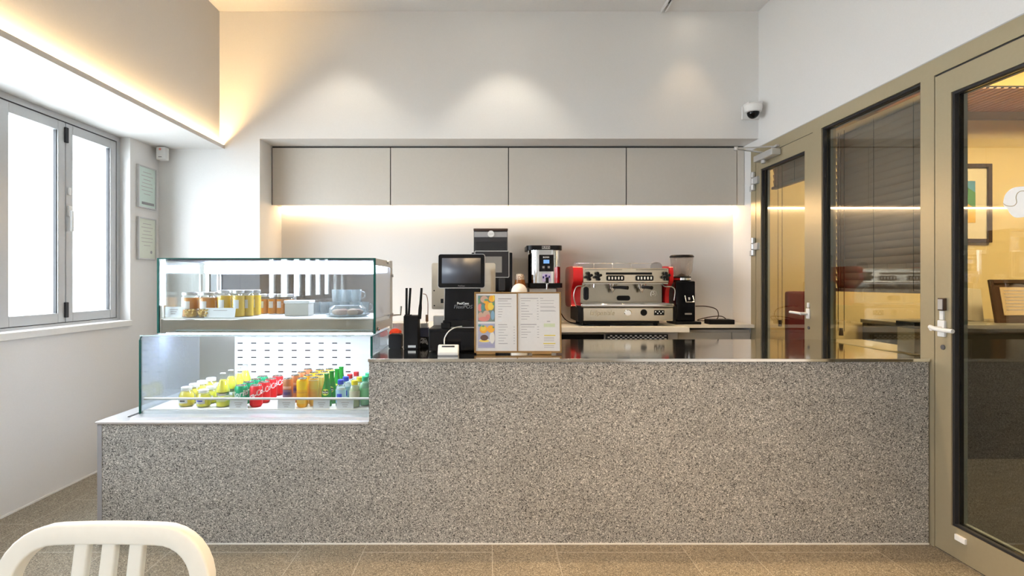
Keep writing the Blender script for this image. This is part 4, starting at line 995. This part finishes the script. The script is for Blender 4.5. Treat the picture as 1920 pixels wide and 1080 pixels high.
bm = bmesh.new(); box(bm, PX(935, Y8), PX(947, Y8), Y8-.03, Y8+.03, PZ(545, Y8), PZ(522, Y8), bev=.006); cyl(bm, (PX(942, Y8), Y8-.01, PZ(560, Y8)), .008, .06); obj('spout', bm, 'dgrey', t)
# jar and dome
Y9 = 4.28
t = thing('amber_jar', 'brown glass jar with pale patterned cap left of the water boiler', 'jar', (PX(975, Y9), Y9+.10, WZ))
c = (PX(975, Y9+.1), Y9+.10, 0); Yj = Y9+.10
bm = bmesh.new(); lathe(bm, [(0, WZ), (.052, WZ), (.055, WZ+.02), (.055, PZ(540, Yj)), (.045, PZ(532, Yj)), (.040, PZ(524.5, Yj)), (0, PZ(524.5, Yj))], c, 32); obj('jar_body', bm, simple('brown_glass', (.20, .07, .012), .12), t)
bm = bmesh.new(); lathe(bm, [(0, PZ(525, Yj)), (.032, PZ(525, Yj)), (.036, PZ(519, Yj)), (.028, PZ(514, Yj)), (0, PZ(513.6, Yj))], c, 24)
tt = NT('speckled_cap'); vv = tt.n('ShaderNodeTexVoronoi'); vv.inputs['Scale'].default_value = 120; tt.l(tt.obj(), vv.inputs['Vector']); tt.pr(tt.mix(tt.math('GREATER_THAN', vv.outputs['Distance'], .42), (.85, .80, .70), (.35, .22, .14)), .5)
obj('cap', bm, tt.m, t)
Yd = 4.24; c = (PX(973.5, Yd), Yd, 0)
t = thing('white_dome_canister', 'white dome shaped canister with black arched outline in front of the brown jar', 'canister', (c[0], Yd, WZ))
bm = bmesh.new(); R_ = .064; zt2 = PZ(531.5, Yd)
lathe(bm, [(0, WZ), (R_, WZ), (R_*1.02, zt2-.075)]+[(R_*math.cos(a)*1.0, zt2-.068+.068*math.sin(a)) for a in [PI/2*k/8 for k in range(9)]], c, 40); obj('canister_body', bm, 'white', t)
bm = bmesh.new(); tube(bm, [Vector((c[0]+.036*math.cos(a), Yd-math.sqrt(max(R_**2-(.036*math.cos(a))**2, 0))*(.92-.55*max(0, math.sin(a))), zt2-.060+.050*math.sin(a))) for a in [PI*k/16 for k in range(17)]], .0035, 8)
obj('arch_handle', bm, 'black', t)
# boiler
Yb = 4.40
t = thing('hot_water_boiler', 'chrome and black hot water dispenser with blue display beside the espresso machine', 'water boiler', (PX(1022, Yb), Yb+.15, WZ))
def rrz(bm, x0, x1, y0, y1, r, z0, z1):
    prism(bm, [((x0+x1)/2+u, (y0+y1)/2+v) for u, v in rrect(x1-x0, y1-y0, r, 8)], z0, z1, 'XY')
bm = bmesh.new(); rrz(bm, PX(988, Yb), PX(1055, Yb), Yb, Yb+.34, .05, PZ(468.5, Yb), PZ(460, Yb)); obj('top_cover', bm, 'black', t)
bm = bmesh.new(); rrz(bm, PX(991, Yb), PX(1053, Yb), Yb+.008, Yb+.33, .085, PZ(531, Yb), PZ(468.5, Yb)); hd = obj('tank_shell', bm, 'chrome', t)
bm = bmesh.new(); rrz(bm, PX(990, Yb), PX(1055, Yb), Yb-.002, Yb+.34, .03, PZ(539.5, Yb), PZ(530.8, Yb)); obj('lower_collar', bm, 'black', t)
obj('rear_column', B(PX(994, Yb), PX(1051, Yb), Yb+.20, Yb+.33, WZ+.03, PZ(539.5, Yb), bev=.01), 'steel_soft', t)
obj('drip_base', B(PX(992, Yb), PX(1053, Yb), Yb+.0, Yb+.33, WZ, WZ+.03, bev=.006), 'black', t)
obj('badge', B(PX(1016, Yb), PX(1031.5, Yb), Yb-.003, Yb, PZ(466.5, Yb), PZ(461.5, Yb), bev=.001), 'silver_paint', t)
obj('badge_name', text_front('BUNN', .020, (PX(1023.7, Yb), Yb-.0035, PZ(464, Yb)), bold=.0006, sx=1.2), 'black', t)
obj('panel', B(PX(1011, Yb), PX(1038, Yb), Yb+.002, Yb+.010, PZ(509, Yb), PZ(477.5, Yb), bev=.001), 'black', hd)
obj('panel_name', text_front('BUNN', .018, (PX(1024, Yb), Yb+.001, PZ(482.5, Yb)), bold=.0003), 'white', hd)
obj('display', B(PX(1019, Yb), PX(1030, Yb), Yb, Yb+.002, PZ(494, Yb), PZ(487, Yb)), 'lcd', hd)
bm = bmesh.new(); box(bm, PX(1017, Yb), PX(1021, Yb), Yb, Yb+.002, PZ(503, Yb), PZ(499, Yb)); box(bm, PX(1027, Yb), PX(1031, Yb), Yb, Yb+.002, PZ(503, Yb), PZ(499, Yb)); obj('button', bm, 'grey', hd)
stk = obj('warning_sticker', B(PX(1017, Yb), PX(1033, Yb), Yb+.004, Yb+.0065, PZ(528, Yb), PZ(513, Yb)), simple('lilac_sticker', (.55, .50, .75), .5), hd)
bm = bmesh.new()
for px, py, ww in ((1019, 519, 3), (1024, 516, 4), (1030, 518, 3), (1027, 522, 3)): box(bm, PX(px-ww/2, Yb), PX(px+ww/2, Yb), Yb+.003, Yb+.004, PZ(py+3, Yb), PZ(py-1, Yb))
obj('warning_symbol', bm, simple('navy_print', (.03, .02, .20), .5), stk)
bm = bmesh.new(); cyl(bm, (PX(1025, Yb), Yb-.03, PZ(543, Yb)), .009, .055, seg=16, bev=.002); box(bm, PX(1025, Yb)-.012, PX(1025, Yb)+.012, Yb-.045, Yb+.0, PZ(533, Yb), PZ(529, Yb), bev=.003); obj('tap', bm, 'chrome', t)
bm = bmesh.new(); box(bm, PX(1025, Yb)-.012, PX(1025, Yb)+.012, Yb-.05, Yb-.02, PZ(531, Yb), PZ(520, Yb), bev=.004); obj('tap_lever', bm, 'black', t)

# espresso machine
Ye = 4.28; Yt = 4.235
es = thing('espresso_machine', 'steel two group espresso machine with red side panels on the back worktop', 'espresso machine', (PX(1172, Ye), 4.5, WZ))
X = lambda px: PX(px, Ye)
Z = lambda py: PZ(py, Ye)
obj('upper_housing', B(X(1092.6), X(1254.5), Ye, 4.70, Z(530.5), Z(503), bev=.006), 'steel_room_tint', es)
obj('back_splash', B(X(1090.5), X(1250), Ye+.12, 4.69, Z(570), Z(530.6)), simple('grey_reflection_tinted_steel', (.36, .33, .27), .25, .95), es)  # the reflected room's warm tint is in this colour too
obj('mid_shelf', B(X(1093), X(1254), Ye+.02, Ye+.12, Z(532.5), Z(530.6)), 'steel_soft', es)
# red sides
for sgn, xa, xb in ((-1, 1074.5, 1092.4), (1, 1254.7, 1262)):
    bm = bmesh.new()
    pts = smooth_path([Vector((a, b, 0)) for a, b in ((Ye-.005, Z(506)), (Ye+.03, Z(499.5)), (4.5, Z(498.5)), (4.70, Z(503)), (4.72, Z(540)), (4.70, Z(575)), (4.40, Z(576)), (Ye+.10, Z(570)), (Ye+.09, Z(545)), (Ye+.02, Z(533)), (Ye-.008, Z(525)))], 4, True)
    prism(bm, [(p.x, p.y) for p in pts], X(xa)+(.0 if sgn > 0 else .0), X(xb), 'YZ')
    bmesh.ops.bevel(bm, geom=[e for e in bm.edges if e.calc_face_angle(0) > .9], offset=.005, segments=2, affect='EDGES')
    obj('side_panel', bm, 'red', es, 'glossy red side panel')
# rail ears + rail
for xa, xb in ((1078.7, 1090.5), (1227, 1249)):
    bm = bmesh.new(); n = 14; x0, x1 = X(xa), X(xb); zb_, zt3 = Z(502.5), Z(490.5)
    prism(bm, [(x0, zb_)]+[((x0+x1)/2-(x1-x0)/2*math.cos(PI*k/n), zb_+(zt3-zb_)*(.35+.65*math.sin(PI*k/n))) for k in range(n+1)]+[(x1, zb_)], Ye+.10, Ye+.106)
    obj('rail_end', bm, 'grey', es)
bm = bmesh.new(); tube(bm, [(X(1084), Ye+.10, Z(493)), (X(1240), Ye+.10, Z(493))], .0022, 8)
for px in (1118, 1154, 1190): tube(bm, [(X(px), Ye+.10, Z(493)), (X(px), Ye+.10, Z(503))], .002, 6)
obj('cup_rail', bm, 'chrome', es)
for (a, b) in ((1097, 1166), (1193, 1250)):
    k = a; bm = bmesh.new()
    while k < b: box(bm, X(k), X(k+.9), Ye-.001, Ye+.002, Z(506.6), Z(505)); k += 2.0
    obj('vent_grille', bm, 'gasket', es)
obj('black_trim', B(X(1136), X(1222.5), Ye-.003, Ye, Z(515), Z(510.8), bev=.001), 'black', es)
for (a, b) in ((1137, 1170), (1191.6, 1224.7)):
    bm = bmesh.new(); rr_plate(bm, X(a), X(b), Z(526.5), Z(516.5), Ye-.010, Ye, .012); kp = obj('keypad', bm, 'black', es)
    for k in range(5):
        xx = X(a+4.5+k*6); obj('button', B(xx-.006, xx+.006, Ye-.013, Ye-.010, Z(524), Z(519), bev=.001), 'white', kp)
for px in (1103, 1120, 1247):
    bm = bmesh.new(); cyl(bm, (X(px), Ye-.05, Z(518)), .015, .05, 'Y', 20, .004)
    for k in range(4):
        a = k*PI/2+.3; cyl(bm, (X(px)+.020*math.cos(a), Ye-.045, Z(518)+.026*math.sin(a)), .0115, .032, 'Y', 12, .003)
    box(bm, X(px)-.007, X(px)+.007, Ye-.048, Ye-.012, Z(518)-.032, Z(518)+.032, bev=.003)
    obj('steam_knob', bm, 'black', es)
bm = bmesh.new(); rr_plate(bm, X(1099), X(1108.8), Z(563.5), Z(538), Ye+.110, Ye+.12, .020); obj('gauge_window', bm, 'black_gloss', es)
bm = bmesh.new(); rr_plate(bm, X(1101.5), X(1106.3), Z(560), Z(541.5), Ye+.108, Ye+.110, .010); obj('gauge_glass', bm, 'dgrey', es)
bm = bmesh.new(); rr_plate(bm, X(1163), X(1188.4), Z(564.5), Z(555), Ye+.112, Ye+.12, .018); obj('name_badge', bm, 'black', es)
obj('logo', text_front('(S)5', .05, (X(1236), Ye+.118, Z(550)), shear=.2, bold=.0005), 'chrome', es)
for px, hx in ((1151.5, 20), (1206.5, 9)):
    xx = X(px); yy = Ye+.06
    bm = bmesh.new(); lathe(bm, [(0, Z(530)), (.036, Z(530)), (.038, Z(534)), (.030, Z(538)), (.030, Z(541)), (0, Z(541))], (xx, yy, 0), 24); gh = obj('group_head', bm, 'chrome', es)
    bm = bmesh.new(); tube(bm, [(xx, yy-.02, Z(539)), (xx+hx/1000*4.28*.5, yy-.09, Z(538.5)), (xx+hx/1000*4.28, yy-.15, Z(539.5))], [.010, .013, .015], 12); obj('portafilter_handle', bm, 'black', gh)
    bm = bmesh.new()
    lathe(bm, [(0, Z(549)), (.010, Z(549)), (.014, Z(545)), (.026, Z(541)), (0, Z(541))], (xx, yy, 0), 18); obj('spout', bm, 'chrome', gh)
bm = bmesh.new(); cyl(bm, (X(1115), Ye+.03, Z(540)), .009, .04, bev=.003); obj('water_outlet', bm, 'chrome', es)
for pts, nm_ in (([(X(1098), Ye+.03, Z(532)), (X(1094), Ye-.02, Z(536)), (X(1079), Ye-.05, Z(538)), (X(1074), Ye-.05, Z(555)), (X(1079), Ye-.04, Z(575))], 'a'), ([(X(1243), Ye+.03, Z(532)), (X(1245), Ye-.02, Z(537)), (X(1256), Ye-.05, Z(538)), (X(1261.5), Ye-.05, Z(545)), (X(1260), Ye-.045, Z(563))], 'b')):
    bm = bmesh.new(); tube(bm, smooth_path(pts, 8), .0038, 10); obj('steam_wand', bm, 'steel_soft', es)
T = lambda px: PX(px, Yt)
U = lambda py: PZ(py, Yt)
obj('drip_tray_rim', B(T(1089), T(1263.5), Yt-.01, Ye+.12, U(576), U(569), bev=.010, seg=3), 'chrome', es)
obj('tray_grate', B(T(1096), T(1256), Yt+.01, Ye+.115, U(569.2), U(568.6)), 'steel_soft', es)
fr_ = obj('tray_front', B(T(1093.6), T(1262), Yt, 4.66, U(601.5), U(577.2), bev=.004), 'steel_room_tint', es)
obj('etched_name', text_front('laSpaziale', .052, (T(1129), Yt-.0005, U(587)), shear=.15), 'bronze', fr_)
for a, b in ((1084, 1093.4), (1262.2, 1268)): obj('side_leg', B(T(a), T(b), Yt+.005, 4.64, U(604), U(574), bev=.006), 'black', es)
bm = bmesh.new(); lathe(bm, [(0, -.004), (.024, -.004), (.030, 0), (0, 0)], (0, 0, 0), 28, 'Y')
bmesh.ops.transform(bm, matrix=Matrix.Translation((T(1177.4), Yt, U(586.5))) @ Matrix.Diagonal((1.0, 1, .8, 1)), verts=bm.verts); obj('oval_emblem', bm, 'chrome', fr_)
bm = bmesh.new(); cyl(bm, (T(1207), Yt-.004, U(586)), .026, .004, 'Y', 28, .001); obj('round_gauge', bm, 'black', fr_)
dp = obj('status_display', B(T(1226.4), T(1245.5), Yt-.003, Yt, U(591), U(581.6), bev=.001), 'black', fr_)
bm = bmesh.new()
for px, py in ((1229, 584.5), (1233, 587.5), (1236, 584), (1239, 587.5), (1242.5, 584.5)): box(bm, T(px)-.004, T(px)+.004, Yt-.0045, Yt-.003, U(py+1.2), U(py-1))
obj('display_symbol', bm, 'white', dp)
obj('under_tray', B(T(1093), T(1240), 4.29, 4.60, U(607), U(601.6)), 'black', es)
for a in (1097, 1236):
    for y in (4.33, 4.58):
        bm = bmesh.new(); cyl(bm, (T(a), y, WZ), .016, U(601.6)-WZ, seg=16); obj('foot', bm, 'black', es)
bm = bmesh.new(); tube(bm, smooth_path([(T(1060), 4.55, WZ+.10), (T(1072), 4.6, WZ+.03), (T(1085), 4.5, WZ+.005), (T(1110), 4.27, WZ+.005), (T(1143), 4.22, WZ+.005)], 8), .004, 8)
obj('power_cable', bm, 'black', es)

# grinder
Yg = 4.44; gx = PX(1285.5, Yg); G = lambda py: PZ(py, Yg)
t = thing('coffee_grinder', 'black coffee grinder with clear bean hopper right of the espresso machine', 'coffee grinder', (gx, Yg+.06, WZ))
obj('grinder_body', B(PX(1267, Yg), PX(1304, Yg), Yg, Yg+.19, G(603), G(527), bev=.010), 'black_gloss', t)
obj('base_plate', B(PX(1264, Yg), PX(1317, Yg)-.02, Yg-.035, Yg+.20, WZ, G(603)+.001, bev=.006), 'black', t)
bm = bmesh.new(); cyl(bm, (gx, Yg+.09, G(527)), .075, G(518)-G(527), seg=32, bev=.004); obj('collar', bm, 'black', t)
bm = bmesh.new(); lathe(bm, [(.050, G(525)), (.077, G(525)), (.077, G(521)), (.050, G(521))], (gx, Yg+.09, 0), 32); obj('adjust_ring', bm, 'chrome', t)
bm = bmesh.new(); lathe(bm, [(.058, G(518)), (.085, G(508)), (.094, G(482)), (.092, G(482)), (.083, G(508)), (.056, G(518))], (gx, Yg+.09, 0), 36); obj('bean_hopper', bm, 'hopper', t)
bm = bmesh.new(); lathe(bm, [(0, G(482)), (.097, G(482)), (.099, G(480)), (.09, G(477.5)), (0, G(477))], (gx, Yg+.09, 0), 36); obj('hopper_lid', bm, 'black', t)
bm = bmesh.new(); lathe(bm, [(0, G(512)), (.02, G(514)), (.045, G(517.5)), (0, G(517.5))], (gx, Yg+.09, 0), 16); obj('beans', bm, 'frame_dark', t)
bm = bmesh.new(); tube(bm, [(PX(1284, Yg), Yg-.002, G(555)), (PX(1284, Yg), Yg-.03, G(566)), (PX(1299, Yg), Yg-.03, G(566)), (PX(1299, Yg), Yg-.002, G(555))], .006, 8); cyl(bm, (PX(1291, Yg), Yg-.012, G(562)), .010, .02); obj('dosing_fork', bm, 'chrome', t)
obj('maker_plate', B(PX(1284, Yg), PX(1297, Yg), Yg-.002, Yg, G(590), G(587)), 'grey', t)
# power strip box + cable
Ys = 4.405
o = obj('tamping_box', B(PX(1331, Ys), PX(1378, Ys), Ys, Ys+.12, WZ, WZ+.040, bev=.005), 'black_matte', base=(PX(1354, Ys), Ys+.05, WZ)); tag(o, 'flat black box on the right end of the back worktop', 'box')
bm = bmesh.new(); tube(bm, smooth_path([P(1304, 574, 4.60), P(1325, 574.5, 4.60), P(1343, 580, 4.60), P(1347, 592, 4.60), P(1340, 600.5, 4.58), P(1318, 601.5, 4.57), P(1308, 600, 4.58), P(1330, 594.5, 4.60), P(1352, 593, 4.60), P(1362, 599, 4.55), P(1365, 604, 4.50)], 8), .0042, 8)
o = obj('grinder_cable', bm, 'rope', base=P(1306, 603, 4.58)); tag(o, 'looped dark brown cable between the grinder and the flat black box', 'cable')

# ------------------------------------------------------------------ wall fittings
for (ztop_, zbot_, lab, c, bar) in ((2.206, 1.880, 'upper of two framed certificates on the left wall beside the window', (.66, .78, .72), True), (1.806, 1.480, 'lower of two framed certificates on the left wall above the display case', (.72, .76, .66), False)):
    t = thing('framed_certificate', lab, 'certificate', (XL, 4.175, zbot_), 'framed certificates on the left wall')
    bm = bmesh.new(); w = .010; ya, yb_ = 4.066, 4.284
    for a, b, cc, d in ((ya, ya+w, zbot_, ztop_), (yb_-w, yb_, zbot_, ztop_), (ya+w, yb_-w, zbot_, zbot_+w), (ya+w, yb_-w, ztop_-w, ztop_)): box(bm, XL, XL+.020, a, b, cc, d, bev=.001)
    obj('certificate_frame', bm, 'silver_paint', t)
    pp = obj('certificate_paper', B(XL+.002, XL+.014, ya+w, yb_-w, zbot_+w, ztop_-w), simple('pale_certificate', c, .25), t)
    bm = bmesh.new()
    for k, ww in enumerate((.10, .14, .09, .12, .14, .13, .08)):
        zz = ztop_-.05-k*.028; box(bm, XL+.014, XL+.0146, 4.175-ww/2, 4.175+ww/2, zz, zz+.004)
    obj('certificate_text', bm, 'ink', pp)
    if bar: obj('grey_bar', B(XL+.014, XL+.0148, 4.11, 4.26, zbot_+.028, zbot_+.048), 'grey', pp)
    else:
        bm = bmesh.new(); cyl(bm, (XL+.014, 4.225, zbot_+.06), .012, .001, 'X'); obj('seal', bm, 'grey', pp)
t = thing('motion_sensor', 'small white alarm sensor in the corner under the left soffit', 'sensor', (XL+.04, 4.28, 2.28))
bm = bmesh.new(); box(bm, PX(292, 4.24), PX(309, 4.24), 4.24, 4.30, PZ(299, 4.24), PZ(274.5, 4.24), bev=.008); obj('sensor_body', bm, 'white', t)
obj('mount', B(PX(296, 4.3), PX(304, 4.3), 4.298, YB-.0005, PZ(292, 4.3), PZ(278, 4.3)), 'white', t)
bm = bmesh.new(); cyl(bm, (PX(300, 4.24), 4.238, PZ(279.5, 4.24)), .009, .003, 'Y', 14); obj('red_light', bm, simple('red_led', (.8, .25, .2), .4), t)
bm = bmesh.new(); box(bm, PX(297, 4.24), PX(303, 4.24), 4.2385, 4.2405, PZ(294.5, 4.24), PZ(293.5, 4.24)); obj('slot', bm, 'dgrey', t)
# dome camera
t = thing('dome_camera', 'white dome security camera on a wall bracket by the right corner', 'security camera', (PX(1410, 4.3), YB, 1.3+.32*4.3))
Yk = 4.24; cx = PX(1412, Yk)
bm = bmesh.new(); box(bm, PX(1390, YB), PX(1422, YB), YB-.014, YB-.0005, PZ(224.5, YB), PZ(200, YB), bev=.003); box(bm, PX(1392, YB), PX(1418, YB), Yk, YB-.01, PZ(202, YB), PZ(197.5, YB), bev=.004); obj('wall_bracket', bm, 'white', t)
bm = bmesh.new(); lathe(bm, [(0, PZ(195.5, Yk)), (.055, PZ(195.8, Yk)), (.068, PZ(199, Yk)), (.068, PZ(203, Yk)), (.060, PZ(210, Yk)), (.046, PZ(211, Yk)), (0, PZ(211, Yk))], (cx, Yk, 0), 36); obj('camera_housing', bm, 'white', t)
bm = bmesh.new(); lathe(bm, [(.046*math.cos(a), PZ(210.8, Yk)-.050*math.sin(a)) for a in [PI/2*k/8 for k in range(8)]]+[(0, PZ(210.8, Yk)-.05)], (cx, Yk, 0), 32); obj('dark_dome', bm, 'black_gloss', t)
# ceiling track and downlights
t = thing('track_rail', 'white lighting track on the ceiling ending at the back wall', 'track', (1.41, 3, ZC))
bm = bmesh.new(); box(bm, 1.39, 1.398, 1.2, 4.30, ZC-.028, ZC); box(bm, 1.418, 1.426, 1.2, 4.30, ZC-.028, ZC); box(bm, 1.39, 1.426, 4.30, 4.315, ZC-.03, ZC, bev=.002); obj('rail', bm, 'white', t)
obj('rail_slot', B(1.398, 1.418, 1.2, 4.20, ZC-.012, ZC), 'gasket', t)
def downlight(x, y, energy, lab, size=100, blend=.7, col=(1, .70, .38), tilt=0, tx=0):
    t = thing('ceiling_downlight', lab, 'light', (x, y, ZC), 'recessed ceiling downlights')
    bm = bmesh.new(); lathe(bm, [(.036, -.001), (.046, -.005), (.050, -.001), (.050, 0), (.036, 0)], (x, y, ZC), 28); obj('trim_ring', bm, 'white', t)
    bm = bmesh.new(); cyl(bm, (x, y, ZC-.002), .035, .0015, seg=24); obj('lens', bm, 'lamp', t)
    l = bpy.data.lights.new('downlight', 'SPOT'); l.energy = energy; l.spot_size = math.radians(size); l.spot_blend = blend; l.color = col; l.shadow_soft_size = .04
    lo = bpy.data.objects.new('bulb', l); COL.objects.link(lo); lo.parent = t; lo.location = (0, 0, -.02); lo.rotation_euler = (tilt, tx, 0)
downlight(1.60, 4.10, 8, 'recessed downlight at the right, just above the top of the photo', 70)
downlight(-1.16, 3.92, 16, 'recessed downlight over the till end of the back niche', 88, .5, (1, .90, .76))
downlight(.14, 3.92, 20, 'recessed downlight over the middle of the back niche', 88, .5, (1, .90, .76))
for x, e, lb in ((-1.0, 30, 'left'), (.4, 100, 'middle'), (1.15, 100, 'right')): downlight(x, 3.10, e, lb+' recessed downlight above the service counter', 86)
for x, e, lb in ((-1.0, 25, 'left'), (.4, 130, 'middle'), (1.0, 230, 'right')): downlight(x, 1.2, e, lb+' recessed downlight above the seating near the camera', 74, .7, (1, .64, .32))
for x, e, lb in ((-1.0, 40, 'left'), (.6, 90, 'middle')): downlight(x, -1.4, e, lb+' recessed downlight in the back half of the cafe', 130)

# ------------------------------------------------------------------ white chair in the foreground
ch = thing('dining_chair', 'white metal chair with curved top rail and three slats in the foreground', 'chair', (-.715, .80, 0))
zt_c = .830; yt = 1.0; tilt = .17
def bk(x, z):                       # a point of the back plane, reclined
    return Vector((-.710+x, yt-(zt_c-z)*tilt, z))
path = []
hw, R_ = .182, .088
path.append(bk(-hw-.012, .46)); path.append(bk(-hw-.010, .60)); path.append(bk(-hw-.004, .70))
for k in range(9):
    a = PI-PI/2*k/8; path.append(bk(-hw+R_+R_*1.0*math.cos(a), zt_c-R_+R_*math.sin(a)))
for k in range(1, 6): path.append(bk(-hw+R_+(2*hw-2*R_)*k/6, zt_c+.002*math.sin(PI*k/6)))
for k in range(9):
    a = PI/2-PI/2*k/8; path.append(bk(hw-R_+R_*math.cos(a), zt_c-R_+R_*math.sin(a)))
path.append(bk(hw+.003, .70)); path.append(bk(hw+.008, .60)); path.append(bk(hw+.010, .46))
bm = bmesh.new(); tube(bm, path, 0, sq=(.030, .036, .0045)); obj('back_frame', bm, 'chair', ch, sharp=50)
for x in (-.047, .004, .055):
    bm = bmesh.new(); tube(bm, [bk(x*1.0, zt_c-.012), bk(x*1.0-.001, .65), bk(x*1.0-.002, .47)], 0, sq=(.016, .027, .004)); obj('back_slat', bm, 'chair', ch)
bm = bmesh.new()
b = bmesh.new(); pts = rrect(.40, .38, .06, 6); prism(b, [(-.710+u, .745+v) for u, v in pts], .435, .462, 'XY'); merge(bm, b); bmesh.ops.bevel(bm, geom=[e for e in bm.edges if e.calc_face_angle(0) > 1.2], offset=.006, segments=2, affect='EDGES'); obj('seat', bm, 'chair', ch)
for sx in (-1, 1):
    bm = bmesh.new(); tube(bm, [(-.710+sx*.165, .60, .44), (-.710+sx*.185, .55, 0)], 0, sq=(.024, .030, .006)); obj('front_leg', bm, 'chair', ch)
    bm = bmesh.new(); tube(bm, [(-.710+sx*.185, .915, .47), (-.710+sx*.18, .93, .30), (-.710+sx*.19, 1.02, 0)], 0, sq=(.024, .030, .006)); obj('rear_leg', bm, 'chair', ch)
    bm = bmesh.new(); tube(bm, [(-.710+sx*.174, .577, .22), (-.710+sx*.183, .950, .22)], .009, 10); obj('side_stretcher', bm, 'chair', ch)
bm = bmesh.new(); tube(bm, [(-.710-.175, .575, .25), (-.710+.175, .575, .25)], .009, 10); obj('front_stretcher', bm, 'chair', ch)

# ------------------------------------------------------------------ daylight portals in the window openings
for i, (a, b) in enumerate(WIN):
    l = bpy.data.lights.new('daylight_portal', 'AREA'); l.shape = 'RECTANGLE'; l.size = 1.32; l.size_y = b-a; l.cycles.is_portal = True
    lo = bpy.data.objects.new('daylight_portal', l); COL.objects.link(lo); lo.location = (XL-.16, (a+b)/2, 1.70); lo.rotation_euler = (0, -PI/2, 0)
